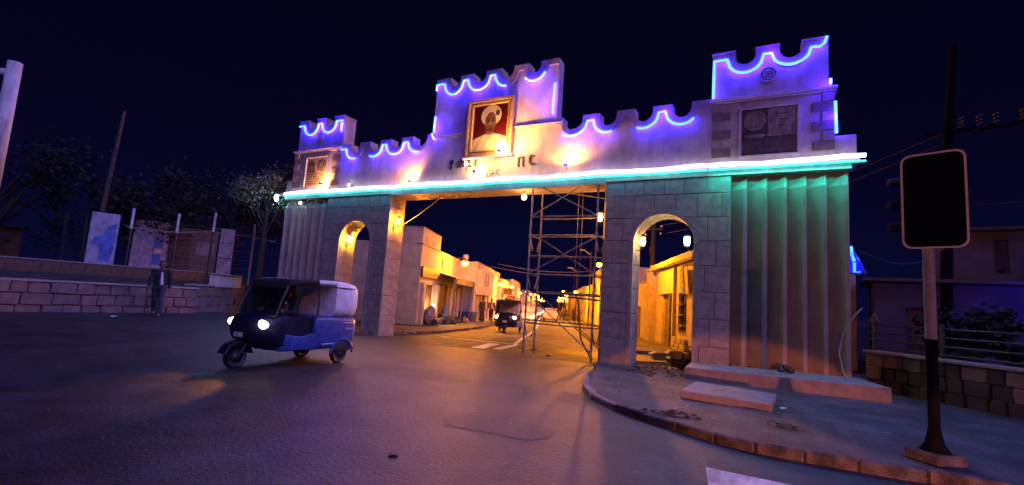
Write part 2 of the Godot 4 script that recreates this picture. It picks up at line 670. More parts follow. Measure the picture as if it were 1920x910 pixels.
func gate() -> void:
	var g := thing("city_gate", "pale town gate with crenellated towers, two side arches and a wide roadway opening", "gate")
	var ms: Array = [M.stone_a, M.stone_b, M.stone_c]
	for sx in [1.0, -1.0]:
		# core of the pier, with the side arch cut out
		var core := PackedVector2Array([Vector2(4.05, -0.3), Vector2(4.83, -0.3)])
		for i in 17:
			var a := PI - PI * i / 16
			core.append(Vector2(5.65 + cos(a) * 0.82, 3.39 + sin(a) * 0.82))
		core.append_array(PackedVector2Array([Vector2(6.47, -0.3), Vector2(7.30, -0.3), Vector2(7.30, 5.14), Vector2(4.05, 5.14)]))
		var st := S()
		prism(st, mirrored(core, sx), GD, -0.05)
		var pier := part("pier", st, M.mortar, g)
		# facing blocks
		for r in ROWS.size() - 1:
			var x := 4.02
			var first := true
			while x < 7.29:
				var w := rng.randf_range(0.50, 0.60)
				if first:
					w = 0.27 + 0.26 * float(r % 2) if r > 0 else 0.84
					first = false
				elif r == 0:
					w = 0.87
				var x1 := minf(x + w, 7.30)
				if 7.30 - x1 < 0.2:
					x1 = 7.30
				var cell := rect2(x + 0.006, ROWS[r] + 0.007, x1 - 0.006, ROWS[r + 1] - 0.007)
				for pc in Geometry2D.clip_polygons(cell, arch_poly(0.905, -2.0)):
					if pc.size() < 3 or Geometry2D.is_polygon_clockwise(pc):
						continue
					var area_ := 0.0
					for i in pc.size():
						area_ += pc[i].cross(pc[(i + 1) % pc.size()])
					if area_ < 0.008:
						continue
					var sb := S()
					prism(sb, mirrored(pc, sx), -0.06, rng.randf_range(-0.004, 0.004), Transform3D.IDENTITY, 0.008)
					part("stone_block", sb, ms[rng.randi() % 3], pier)
				x = x1
			# blocks on the cheek of the roadway opening and on the jambs of the arch
			for q in [[4.02, 4.055, 9.0], [4.83, 4.865, 3.39], [6.435, 6.47, 3.39]]:
				var y1 := minf(ROWS[r + 1], q[2])
				if y1 - ROWS[r] < 0.1:
					continue
				part("stone_block", boxs(Vector3(sx * (q[0] + q[1]) * 0.5, (ROWS[r] + y1) * 0.5, (GD - 0.07) * 0.5), Vector3(q[1] - q[0], y1 - ROWS[r] - 0.014, -GD - 0.075), 0.006), ms[rng.randi() % 3], pier)
		for k in 7:      # stones of the arch: soffit and ring
			var a0 := PI * k / 7 + 0.008
			var a1 := PI * (k + 1) / 7 - 0.008
			var pr := PackedVector2Array()
			var pi_ := PackedVector2Array()
			for i in 5:
				var a := lerpf(a0, a1, i / 4.0)
				pr.append(Vector2(5.65 + cos(a) * 0.90, 3.39 + sin(a) * 0.90))
				pi_.append(Vector2(5.65 + cos(a) * 0.82, 3.39 + sin(a) * 0.82))
			for i in 5:
				var a := lerpf(a1, a0, i / 4.0)
				pr.append(Vector2(5.65 + cos(a) * 0.785, 3.39 + sin(a) * 0.785))
				pi_.append(Vector2(5.65 + cos(a) * 0.785, 3.39 + sin(a) * 0.785))
			var s1 := S()
			prism(s1, mirrored(pr, sx), -0.07, 0.012, Transform3D.IDENTITY, 0.006)
			part("arch_stone", s1, ms[rng.randi() % 3], pier)
			var s2 := S()
			prism(s2, mirrored(pi_, sx), GD, -0.075)
			part("arch_stone", s2, ms[rng.randi() % 3], pier)
		for jx in [[4.745, 4.865], [6.435, 6.555]]:      # the ring runs down the jambs
			var y := -0.1
			while y < 3.38:
				var y2 := minf(y + 0.66, 3.385)
				part("arch_stone", boxs(Vector3(sx * (jx[0] + jx[1]) * 0.5, (y + y2) * 0.5, -0.029), Vector3(jx[1] - jx[0], y2 - y - 0.012, 0.082), 0.006), ms[rng.randi() % 3], pier)
				y = y2
		# fluted end of the gate
		var wall := boxs(Vector3(sx * 8.56, 2.42, -0.535), Vector3(2.52, 5.43, 0.57))
		var fl := part("fluted_wall", wall, M.rib, g)
		for xr in [7.66, 8.11, 8.54, 8.95, 9.36, 9.78]:
			var xa: float = sx * (xr - 0.425)
			var xb: float = sx * (xr + 0.02)
			var xc: float = sx * xr
			var sr := S()
			var yb := -0.28
			var yt := 5.14
			var ys := 4.78
			var A := Vector3(xa, yb, -0.25)
			var B := Vector3(xb, yb, -0.25)
			var C := Vector3(xc, yb, 0.0)
			var A2 := Vector3(xa, ys, -0.25)
			var B2 := Vector3(xb, ys, -0.25)
			var C2 := Vector3(xc, ys, 0.0)
			var TP := Vector3(xc, yt, -0.2)
			var N1 := Vector3(xc - sx * 0.075, yb, 0.004)
			var N2 := Vector3(xc - sx * 0.075, ys, 0.004)
			quad(sr, A, N1, N2, A2, Vector3(-sx, 0, 0.5))
			quad(sr, N1, C, C2, N2, Vector3(0, 0, 1))
			quad(sr, B, C, C2, B2, Vector3(sx, 0, 0.5))
			tri(sr, A2, N2, TP, Vector3(-sx, 0.6, 1))
			tri(sr, N2, C2, TP, Vector3(0, 0.6, 1))
			tri(sr, B2, C2, TP, Vector3(sx, 0.6, 1))
			tri(sr, A2, B2, TP, Vector3(0, 0, -1))
			part("rib", sr, M.rib, fl)
		# towers at both ends
		var lower := boxs(Vector3(sx * 8.175, 6.27, -0.30), Vector3(2.69, 1.74, 0.60))
		var tw := part("tower_base", lower, M.plaster, g)
		var lc := S()
		box(lc, Vector3(sx * 8.175, 7.17, -0.29), Vector3(2.86, 0.07, 0.76), 0.02)
		box(lc, Vector3(sx * 8.175, 7.11, -0.29), Vector3(2.78, 0.05, 0.68), 0.01)
		part("cornice", lc, M.trim, tw)
		for k in 6:      # corner stones, long and short in turn
			var yy := 5.62 + 0.245 * k
			for e in [-1.0, 1.0]:
				var w := 0.46 if (k % 2 == 0) else 0.26
				var xx: float = 8.175 + e * (1.345 - w * 0.5 + 0.012)
				part("corner_stone", boxs(Vector3(sx * xx, yy + 0.12, 0.0), Vector3(w, 0.235, 0.05), 0.012), M.quoin if k % 2 == 0 else M.coping, tw)
		part("end_block", boxs(Vector3(sx * 9.74, 5.69, -0.32), Vector3(0.44, 0.58, 0.54), 0.01), M.plaster, g)
		var spans := SP_T if sx > 0 else flip(SP_T)
		var tp := crenels(spans, 8.45, 8.08)
		tp.append(Vector2(spans[-1][1], 7.2))
		tp.append(Vector2(spans[0][0], 7.2))
		var su := S()
		prism(su, tp, -0.58, 0.0)
		var up := part("tower_top", su, M.plaster, g)
		var sb2 := S()
		prism(sb2, band(spans, 8.45, 8.08, 0.17, 0.44), 0.0005, 0.05, Transform3D.IDENTITY, 0.008)
		part("coping_band", sb2, M.coping, up)
		for q in spans:
			var capst := S()
			box(capst, Vector3((q[0] + q[1]) * 0.5, 8.47, -0.265), Vector3(q[1] - q[0] + 0.04, 0.045, 0.70), 0.012)
			part("coping_stone", capst, M.coping, up)
		var ro := S()      # round rosette under the crenels
		var rx := Transform3D(Basis(Vector3.RIGHT, PI * 0.5), Vector3(sx * 8.13, 7.72, 0.0))
		for q in [[0.17, 0.205], [0.10, 0.13], [0.04, 0.065]]:
			lathe(ro, [Vector2(q[0], 0.0), Vector2(q[0], 0.045), Vector2(q[1], 0.045), Vector2(q[1], 0.0)], 24, rx)
		part("rosette", ro, M.plaster, up)
	# the slab over everything, with the lights along it
	var sl := S()
	box(sl, Vector3(0, 5.345, -0.37), Vector3(20.0, 0.11, 0.98), 0.015)
	box(sl, Vector3(0, 5.215, -0.39), Vector3(19.7, 0.147, 0.88), 0.0)
	part("cornice_slab", sl, M.trim, g)
	part("lintel", boxs(Vector3(0, 5.22, -0.39), Vector3(8.06, 0.29, 0.90), 0.01), M.plaster, g)
	# parapet walls and the middle tower
	for sx in [1.0, -1.0]:
		var spans: Array = SP_R if sx > 0 else flip(SP_R)
		var po := crenels(spans, 7.24, 6.84)
		po.append(Vector2(spans[-1][1], 5.4))
		po.append(Vector2(spans[0][0], 5.4))
		var s3 := S()
		prism(s3, po, -0.36, 0.0)
		var pw := part("parapet", s3, M.plaster, g)
		var s4 := S()
		prism(s4, band(spans, 7.24, 6.84, 0.19, 0.41), 0.0005, 0.045, Transform3D.IDENTITY, 0.008)
		part("coping_band", s4, M.coping, pw)
	var cp := crenels(SP_C, 9.23, 8.88)
	cp.append(Vector2(2.34, 7.25))
	cp.append(Vector2(2.30, 7.25))
	cp.append(Vector2(2.30, 5.4))
	cp.append(Vector2(-2.30, 5.4))
	cp.append(Vector2(-2.30, 7.25))
	cp.append(Vector2(-2.36, 7.25))
	var s5 := S()
	prism(s5, cp, -0.40, 0.002)
	var ct := part("middle_tower", s5, M.plaster, g)
	var s6 := S()
	prism(s6, band(SP_C, 9.23, 8.88, 0.20, 0.46), 0.0025, 0.05, Transform3D.IDENTITY, 0.008)
	part("coping_band", s6, M.coping, ct)
	for q in [[-2.36, -0.93], [0.93, 2.58]]:
		var mo := S()
		box(mo, Vector3((q[0] + q[1]) * 0.5, 7.11, 0.04), Vector3(q[1] - q[0], 0.045, 0.09), 0.012)
		box(mo, Vector3((q[0] + q[1]) * 0.5, 7.055, 0.022), Vector3(q[1] - q[0], 0.04, 0.05), 0.008)
		part("moulding", mo, M.trim, ct)
	lettering(g)
	plaques()
	portrait()

# the raised dark letters over the roadway
func lettering(g: Node3D) -> void:
	var glyphs := [
		[-1.55, 5.92, 0.27, [[[0.45, 1.0], [0.2, 0.92], [0.12, 0.72], [0.3, 0.55], [0.5, 0.62], [0.55, 0.82], [0.45, 1.0]], [[0.42, 0.56], [0.42, 0.0]], [[0.2, 0.0], [0.42, 0.0]]]],
		[-1.19, 5.94, 0.27, [[[0.0, 0.0], [0.0, 0.62], [0.2, 0.72], [0.4, 0.62], [0.4, 0.0]], [[0.4, 0.62], [0.6, 0.72], [0.8, 0.6], [0.8, 0.1]], [[0.4, 0.66], [0.4, 1.0]]]],
		[-0.80, 5.94, 0.27, [[[0.0, 0.9], [0.25, 1.0], [0.3, 0.7], [0.1, 0.3], [0.1, 0.0], [0.5, 0.0]]]],
		[-0.52, 5.94, 0.27, [[[0.1, 0.85], [0.45, 1.0]], [[0.25, 0.9], [0.1, 0.5], [0.1, 0.02], [0.55, 0.06]]]],
		[1.12, 5.84, 0.27, [[[0.0, 0.0], [0.0, 0.95], [0.12, 1.0], [0.6, 1.0], [0.6, 0.0]]]],
		[1.50, 5.86, 0.27, [[[0.6, 0.95], [0.25, 1.0], [0.05, 0.75], [0.05, 0.25], [0.25, 0.0], [0.6, 0.08]]]]]
	for q in glyphs:
		var st := S()
		for line in q[3]:
			var pts: Array = []
			for v in line:
				pts.append(Vector2(q[0] + v[0] * q[2], q[1] + v[1] * q[2]))
			stroke(st, pts, 0.05, -0.01, 0.035)
		part("letter", st, M.letter, g)
	# the smaller worn line under them
	for line in [[[0, 0], [0.03, 0.12], [0.1, 0.14]], [[0.16, 0.0], [0.14, 0.13]], [[0.2, 0.02], [0.26, 0.12], [0.3, 0.0], [0.36, 0.04]], [[0.44, 0.0], [0.52, 0.07], [0.44, 0.12], [0.55, 0.15]], [[0.5, -0.04], [0.58, 0.0]], [[0.64, 0.0], [0.72, 0.15], [0.78, 0.0]], [[0.66, 0.08], [0.75, 0.1]], [[0.86, 0.15], [0.84, 0.06], [0.95, 0.08], [0.98, 0.0]], [[0.84, 0.19], [1.0, 0.19]], [[0.5, 0.2], [0.7, 0.2]]]:
		var pts: Array = []
		for v in line:
			pts.append(Vector2(-0.52 + v[0], 5.56 + v[1]))
		var sm := S()
		stroke(sm, pts, 0.018, -0.01, 0.014)
		part("small_letter", sm, M.brown_paint, g)

func plaques() -> void:
	var dark := mat(lin(0.10, 0.075, 0.09), 0.45, "paint", 1.0, 0.1)
	var light := mat(lin(0.33, 0.22, 0.18), 0.6, "paint", 1.0, 0.1)
	var cream := mat(lin(0.52, 0.42, 0.30), 0.6, "paint", 1.0, 0.1)
	# right plaque: a disc, a lozenge and a square on a dark board
	var r := thing("wall_plaque", "dark framed wall plaque with a disc and a square panel on the right tower", "plaque", Vector3(8.14, 5.63, 0.0))
	part("board", boxs(Vector3(0, 0.6, 0.008), Vector3(1.20, 1.20, 0.02)), dark, r)
	var fr := S()
	for q in [[0, -0.03, 1.36, 0.06], [0, 1.24, 1.36, 0.06], [-0.65, 0.605, 0.06, 1.21], [0.65, 0.605, 0.06, 1.21]]:
		box(fr, Vector3(q[0], q[1], 0.025), Vector3(q[2], q[3], 0.055), 0.01)
	part("frame", fr, M.plaster, r)
	var xf := Transform3D(Basis(Vector3.RIGHT, PI * 0.5) * Basis.from_scale(Vector3(1, 1, 1)), Vector3(-0.31, 0.90, 0.016))
	var di := S()
	lathe(di, [Vector2(0.0, 0.0), Vector2(0.265, 0.0), Vector2(0.265, 0.02), Vector2(0.0, 0.022)], 32, xf)
	part("disc", di, light, r)
	var rg := S()
	for q in [0.22, 0.15]:
		lathe(rg, [Vector2(q, 0.01), Vector2(q, 0.028), Vector2(q + 0.012, 0.028), Vector2(q + 0.012, 0.01)], 32, xf)
	part("ring", rg, light, r)
	var lo := S()
	prism(lo, PackedVector2Array([Vector2(-0.56, 0.5), Vector2(-0.45, 0.54), Vector2(-0.15, 0.54), Vector2(-0.05, 0.5), Vector2(-0.15, 0.45), Vector2(-0.45, 0.45)]), 0.016, 0.03)
	part("lozenge", lo, light, r)
	part("square_panel", boxs(Vector3(0.29, 0.83, 0.024), Vector3(0.62, 0.72, 0.02), 0.004), light, r)
	var ln := S()
	for i in 3:
		box(ln, Vector3(0.3 + 0.03 * (i % 2), 1.02 - i * 0.15, 0.035), Vector3(0.3 - 0.06 * i, 0.025, 0.006))
	part("text_lines", ln, dark, r)
	# left plaque: temple emblem and heritage ring over lines of text
	var l := thing("wall_plaque", "cream wall plaque with temple and ring emblems over text on the left tower", "plaque", Vector3(-8.13, 5.63, 0.0))
	part("board", boxs(Vector3(0, 0.6, 0.008), Vector3(1.16, 1.18, 0.02)), cream, l)
	fr = S()
	for q in [[0, -0.03, 1.34, 0.06], [0, 1.23, 1.34, 0.06], [-0.64, 0.6, 0.06, 1.2], [0.64, 0.6, 0.06, 1.2]]:
		box(fr, Vector3(q[0], q[1], 0.03), Vector3(q[2], q[3], 0.065), 0.01)
	part("frame", fr, M.trim, l)
	var te := S()
	prism(te, PackedVector2Array([Vector2(-0.53, 0.98), Vector2(-0.08, 0.98), Vector2(-0.305, 1.1)]), 0.01, 0.03)
	box(te, Vector3(-0.305, 0.955, 0.022), Vector3(0.43, 0.025, 0.02))
	for i in 6:
		box(te, Vector3(-0.49 + i * 0.074, 0.81, 0.022), Vector3(0.036, 0.25, 0.02))
	for i in 3:
		box(te, Vector3(-0.305, 0.665 - i * 0.032, 0.022), Vector3(0.43 + 0.03 * i, 0.018, 0.02))
	part("temple_emblem", te, M.brown_paint, l)
	var he := S()
	var hx := Transform3D(Basis(Vector3.RIGHT, PI * 0.5), Vector3(0.28, 0.86, 0.016))
	lathe(he, [Vector2(0.195, 0.0), Vector2(0.195, 0.018), Vector2(0.235, 0.018), Vector2(0.235, 0.0)], 32, hx)
	var sq: Array = [Vector2(0.28, 1.0), Vector2(0.42, 0.86), Vector2(0.28, 0.72), Vector2(0.14, 0.86), Vector2(0.28, 1.0)]
	stroke(he, sq, 0.035, 0.01, 0.032)
	stroke(he, [Vector2(0.14, 0.86), Vector2(0.1, 0.74)], 0.03, 0.01, 0.03)
	part("ring_emblem", he, M.brown_paint, l)
	var tx := S()
	var g := RandomNumberGenerator.new()
	g.seed = 5
	for row in 5:
		var x := -0.5
		while x < 0.44:
			var w := g.randf_range(0.05, 0.13)
			box(tx, Vector3(x + w * 0.5, 0.52 - row * 0.1, 0.02), Vector3(w, 0.045, 0.012))
			x += w + 0.03
	part("text_lines", tx, M.brown_paint, l)

# a gilt frame round a printed portrait of a man in a white turban
func portrait() -> void:
	var w := 160
	var h := 192
	var im := Image.create(w, h, false, Image.FORMAT_RGB8)
	var g := RandomNumberGenerator.new()
	g.seed = 3
	for y in h:
		for x in w:
			var u := (x + 0.5) / w * 2.0 - 1.0
			var v := (y + 0.5) / h * 2.0 - 1.0
			var c := Color(0.22, 0.035, 0.05)
			u *= 0.84
			v = (v - 1.0) * 0.93 + 1.0
			# robe
			var sh := 0.30 + 0.28 * pow(absf(u), 1.6)
			if v > sh and absf(u) < 0.92:
				c = Color(0.66, 0.61, 0.55).darkened(0.18 * absf(sin(u * 9.0 + v * 5.0)))
				if absf(u - 0.02) < 0.02 and v < 0.8:
					c = c.darkened(0.3)
			# neck
			if absf(u) < 0.17 and v > 0.05 and v < 0.36:
				c = Color(0.30, 0.23, 0.20)
			# turban
			if pow((u - 0.02) / 0.50, 2) + pow((v + 0.42) / 0.42, 2) < 1.0:
				c = Color(0.70, 0.66, 0.62).darkened(0.16 * absf(sin((v + u * 0.6) * 16.0)))
			# face
			if pow(u / 0.27, 2) + pow((v + 0.16) / 0.40, 2) < 1.0:
				c = Color(0.33, 0.24, 0.20).darkened(clampf(0.35 * (-u), 0.0, 0.35))
				for e in [-0.11, 0.11]:
					if pow((u - e) / 0.065, 2) + pow((v + 0.20) / 0.03, 2) < 1.0:
						c = Color(0.08, 0.06, 0.06)
					if absf(u - e) < 0.085 and absf(v + 0.285) < 0.016:
						c = Color(0.10, 0.08, 0.07)
				if absf(u - 0.005) < 0.03 + 0.04 * clampf(v + 0.15, 0.0, 0.15) and v > -0.2 and v < -0.03:
					c = c.lightened(0.12)
				if pow(u / 0.15, 2) + pow((v - 0.055) / 0.05, 2) < 1.0:
					c = Color(0.13, 0.10, 0.09)
				if absf(u) < 0.08 and absf(v - 0.065) < 0.012:
					c = Color(0.40, 0.26, 0.23)
				if pow(u / 0.2, 2) + pow((v - 0.19) / 0.09, 2) < 1.0 and v > 0.1:
					c = Color(0.14, 0.11, 0.10)
			if pow((u - 0.33) / 0.10, 2) + pow((v + 0.5) / 0.12, 2) < 1.0:
				c = Color(0.20, 0.16, 0.15)
			im.set_pixel(x, y, c.darkened(g.randf() * 0.08))
	var m := StandardMaterial3D.new()
	m.albedo_texture = ImageTexture.create_from_image(im)
	m.roughness = 0.35
	var p := thing("framed_portrait", "gilt framed portrait print of a man in a white turban on red", "picture", Vector3(0, 6.22, 0.0))
	var st := SurfaceTool.new()
	st.begin(Mesh.PRIMITIVE_TRIANGLES)
	for q in [[-0.66, 0.19, 0, 1], [0.66, 1.78, 1, 0], [0.66, 0.19, 1, 1], [-0.66, 0.19, 0, 1], [-0.66, 1.78, 0, 0], [0.66, 1.78, 1, 0]]:
		st.set_uv(Vector2(q[2], q[3]))
		st.add_vertex(Vector3(q[0], q[1], 0.05))
	part("print", st, m, p)
	for lay in [[0.88, 0.0, 1.97, 0.11, 0.10], [0.78, 0.1, 1.87, 0.07, 0.075], [0.71, 0.155, 1.815, 0.05, 0.06]]:
		var fr := S()
		var e: float = lay[0]
		var t: float = lay[3]
		var d: float = lay[4] + 0.05
		for q in [[0, lay[1] + t * 0.5, e * 2, t], [0, lay[2] - t * 0.5, e * 2, t], [-e + t * 0.5, (lay[1] + lay[2]) * 0.5, t, lay[2] - lay[1] - t * 2], [e - t * 0.5, (lay[1] + lay[2]) * 0.5, t, lay[2] - lay[1] - t * 2]]:
			box(fr, Vector3(q[0], q[1], d * 0.5), Vector3(q[2], q[3], d), 0.012)
		part("frame_moulding", fr, M.gold if lay[0] != 0.78 else M.brown_paint, p)
	part("backing", boxs(Vector3(0, 0.985, 0.02), Vector3(1.5, 1.75, 0.03)), M.brown_paint, p)
	part("sill", boxs(Vector3(0, -0.03, 0.09), Vector3(1.9, 0.05, 0.17), 0.01), M.trim, p)

func p3(p: Array, z: float) -> Array:
	var o: Array = []
	for v in p:
		o.append(Vector3(v.x, v.y, z))
	return o

# ---------------------------------------------------------------- light tubes
func tube_light(pts: Array, label: String, group: String, off := Vector3(0, 0, 1)) -> void:
	var c := Vector3.ZERO
	for p in pts:
		c += p
	c /= pts.size()
	var t := thing("neon_tube", label, "neon tube", c, 0.0, group)
	var loc: Array = []
	var bk: Array = []
	for p in pts:
		loc.append(p - c + off * 0.035)
		bk.append(p - c)
	var st := S(true)
	tube(st, loc, 0.034, 8)
	part("glowing_tube", st, M.tube_blue, t)
	var s2 := S(true)
	tube(s2, bk, 0.017, 6)
	part("added_halo_strip", s2, M.back_blue, t)  # glowing strip added behind the tube to throw the blue wall halo
	omni(t, pts[pts.size() / 2] - c + off * 0.12, Color(0.20, 0.06, 1.0), 0.45, 0.05)

func neon() -> void:
	var yr := 7.24 - 0.19 - 0.03
	var z := 0.075
	var f2 := func(a: Array) -> Array: return p3(a, z)
	var gp := "blue neon scallops under the parapet crenels"
	tube_light(f2.call(scallop(2.3, 3.485, yr, 0.41, -0.55, 1.0) + scallop(3.485, 4.52, yr, 0.41, -1.0, 0.3)), "blue neon scallop on the parapet beside the middle tower's right shoulder", gp)
	tube_light(f2.call(scallop(4.52, 5.545, yr, 0.41, -0.4, 1.0) + scallop(5.545, 6.57, yr, 0.41, -1.0, 0.75)), "blue neon scallop on the parapet next to the right tower", gp)
	tube_light(f2.call([Vector2(-6.74, yr), Vector2(-6.48, yr)] + scallop(-6.57, -5.545, yr, 0.41, -1.0, 0.2)), "short blue neon hook on the parapet next to the left tower", gp)
	tube_light(f2.call(scallop(-5.545, -4.52, yr, 0.41, -0.4, 1.0) + scallop(-4.52, -3.485, yr, 0.41) + scallop(-3.485, -2.3, yr, 0.41, -1.0, 0.05)), "blue neon double wave on the parapet left of the portrait", gp)
	var yc := 9.23 - 0.20 - 0.03
	var g2 := "blue neon on the middle tower"
	tube_light(f2.call([Vector2(-2.30, 8.80), Vector2(-2.30, yc), Vector2(-2.0, yc)] + scallop(-2.06, -1.075, yc, 0.44) + scallop(-1.075, 0.0, yc, 0.44) + scallop(0.0, 1.03, yc, 0.44, -1.0, 0.0)), "long blue neon wave on the middle tower above the portrait", g2)
	tube_light(f2.call(scallop(1.03, 2.04, yc, 0.44, -0.75, 0.9)), "single blue neon arc at the right top corner of the middle tower", g2)
	tube_light(f2.call([Vector2(2.28, 8.37), Vector2(2.265, 7.9), Vector2(2.25, 7.41)]), "upright blue neon tube on the right edge of the middle tower", g2)
	tube_light(f2.call([Vector2(-2.25, 7.83), Vector2(-2.255, 7.5), Vector2(-2.26, 7.25)]), "upright blue neon tube on the left edge of the middle tower", g2)
	tube_light(f2.call([Vector2(-2.34, 7.22), Vector2(-2.30, 7.1), Vector2(-2.21, 7.0)]), "bent stub of blue neon at the foot of the middle tower's left edge", g2)
	var yt := 8.45 - 0.17 - 0.03
	var g3 := "blue neon on the end towers"
	tube_light(f2.call([Vector2(6.85, 7.23), Vector2(6.855, 7.8), Vector2(6.86, yt), Vector2(7.15, yt)] + scallop(7.085, 8.115, yt, 0.43) + scallop(8.115, 9.15, yt - 0.02, 0.36) + [Vector2(9.14, 8.23), Vector2(9.23, 8.21), Vector2(9.33, 8.28), Vector2(9.385, 8.44)]), "blue neon wave with an upright on the right tower, its last end bent upward", g3)
	tube_light([Vector3(9.45, 7.36, 0.06), Vector3(9.45, 7.28, 0.06), Vector3(9.45, 7.23, 0.06)], "tiny blue neon stub at the right tower's outer corner", g3)
	tube_light([Vector3(9.545, 6.80, 0.02), Vector3(9.55, 6.4, 0.02), Vector3(9.56, 6.02, 0.02)], "upright blue neon tube at the right tower's outer edge above the end block", g3)
	tube_light(f2.call([Vector2(-9.36, yt), Vector2(-9.08, yt)] + scallop(-9.15, -8.115, yt, 0.43) + scallop(-8.115, -7.085, yt, 0.43) + [Vector2(-7.1, yt), Vector2(-6.86, yt)]), "blue neon wave on the left tower", g3)
	tube_light(f2.call([Vector2(-6.87, yt - 0.08), Vector2(-6.875, 8.0), Vector2(-6.88, 7.8)]), "upright blue neon stub at the left tower's inner edge", g3)
	# the long lights along the cornice
	var where := ["under the right tower plaque", "over the right side arch", "over the scaffold in the roadway opening", "over the hanging rings left of the portrait", "over the left side arch", "under the left tower plaque"]
	var xe: Array[float] = [10.12, 6.75, 3.4, 0.0, -3.4, -6.75, -9.75]
	for i in 6:
		var xc := (xe[i] + xe[i + 1]) * 0.5
		var t := thing("cornice_light", "white and green light tube on the cornice " + where[i], "light tube", Vector3(xc, 5.38, 0.155), 0.0, "light tubes along the cornice")
		var a: Array = []
		var b: Array = []
		for k in 9:
			var x := lerpf(xe[i] - 0.02, xe[i + 1] + 0.02, k / 8.0) - xc
			var wob := 0.018 * sin((x + xc) * 2.1) + 0.01 * sin((x + xc) * 5.3)
			a.append(Vector3(x, wob + 0.01, 0.0))
			b.append(Vector3(x, wob * 0.4 - 0.115, -0.01))
		var st := S(true)
		tube(st, a, 0.048, 8)
		part("white_tube", st, M.tube_white, t)
		var s2 := S(true)
		tube(s2, b, 0.020, 8)
		part("green_tube", s2, M.tube_green, t)
		area(t, Vector3(0, 0.05, 0.06), Vector3(0, 0.35, 1), 3.2, 0.06, Color(0.40, 0.36, 1.0), 3.4)
		area(t, Vector3(0, -0.16, 0.08), Vector3(0, -1, 0.05), 3.2, 0.05, Color(0.12, 0.66, 0.90) if i > 0 else Color(0.14, 0.86, 0.80), 0.22 if i > 0 else 2.3)

# ---------------------------------------------------------------- lamps on the gate
const WARM := Color(1.0, 0.66, 0.33)
const SOD := Color(1.0, 0.57, 0.09)

func flood(at: Vector3, face: Vector3, label: String, m: Material, col: Color, e: float, r := 0.075) -> void:
	var t := thing("floodlight", label, "floodlight", at, 0.0, "floodlights on the gate")
	var st := S(true)
	ball(st, Vector3.ZERO, Vector3.ONE * r, 10)
	part("bulb", st, m, t)
	var s2 := S()
	box(s2, -face * (r + 0.03), Vector3(0.13, 0.10, 0.04), 0.01, Basis.looking_at(face, Vector3.UP if absf(face.y) < 0.9 else Vector3.FORWARD))
	part("housing", s2, M.dark_metal, t)
	var s3 := S()
	tube(s3, [-face * (r + 0.03), Vector3(0, -0.13, -0.02), Vector3(0, -0.24, -0.06)], 0.014, 6)
	part("bracket", s3, M.dark_metal, t)
	if e > 0.0:
		spot(t, Vector3.ZERO, face, col, e * 3.0, 80.0, 0.5, r * 0.8)
		omni(t, Vector3.ZERO, col, e * 0.08, r * 0.8)

func wall_lantern(at: Vector3, side: Vector3, label: String, m: Material, col: Color, e: float) -> void:
	var t := thing("wall_lantern", label, "wall lantern", at, 0.0, "lanterns on the gate")
	var st := S(true)
	lathe(st, [Vector2(0.0, -0.12), Vector2(0.06, -0.11), Vector2(0.085, 0.02), Vector2(0.07, 0.11), Vector2(0.0, 0.12)], 10)
	part("globe", st, m, t)
	var s2 := S()
	lathe(s2, [Vector2(0.10, 0.12), Vector2(0.06, 0.17), Vector2(0.02, 0.20), Vector2(0.0, 0.21)], 8)
	lathe(s2, [Vector2(0.0, -0.17), Vector2(0.05, -0.16), Vector2(0.075, -0.125)], 8)
	for k in 4:
		var a := TAU * k / 4 + 0.4
		tube(s2, [Vector3(cos(a) * 0.07, -0.13, sin(a) * 0.07), Vector3(cos(a) * 0.094, 0.02, sin(a) * 0.094), Vector3(cos(a) * 0.085, 0.12, sin(a) * 0.085)], 0.006, 4)
	part("cage", s2, M.dark_metal, t)
	var s3 := S()
	tube(s3, [-side * 0.20 + Vector3(0, -0.22, 0), -side * 0.1 + Vector3(0, -0.26, 0), Vector3(0, -0.2, 0), Vector3(0, -0.16, 0)], 0.012, 6)
	box(s3, -side * 0.195 + Vector3(0, -0.2, 0), Vector3(0.03, 0.2, 0.08) if absf(side.x) > 0.5 else Vector3(0.08, 0.2, 0.03), 0.006)
	part("bracket", s3, M.dark_metal, t)
	omni(t, Vector3.ZERO, col, e, 0.06)

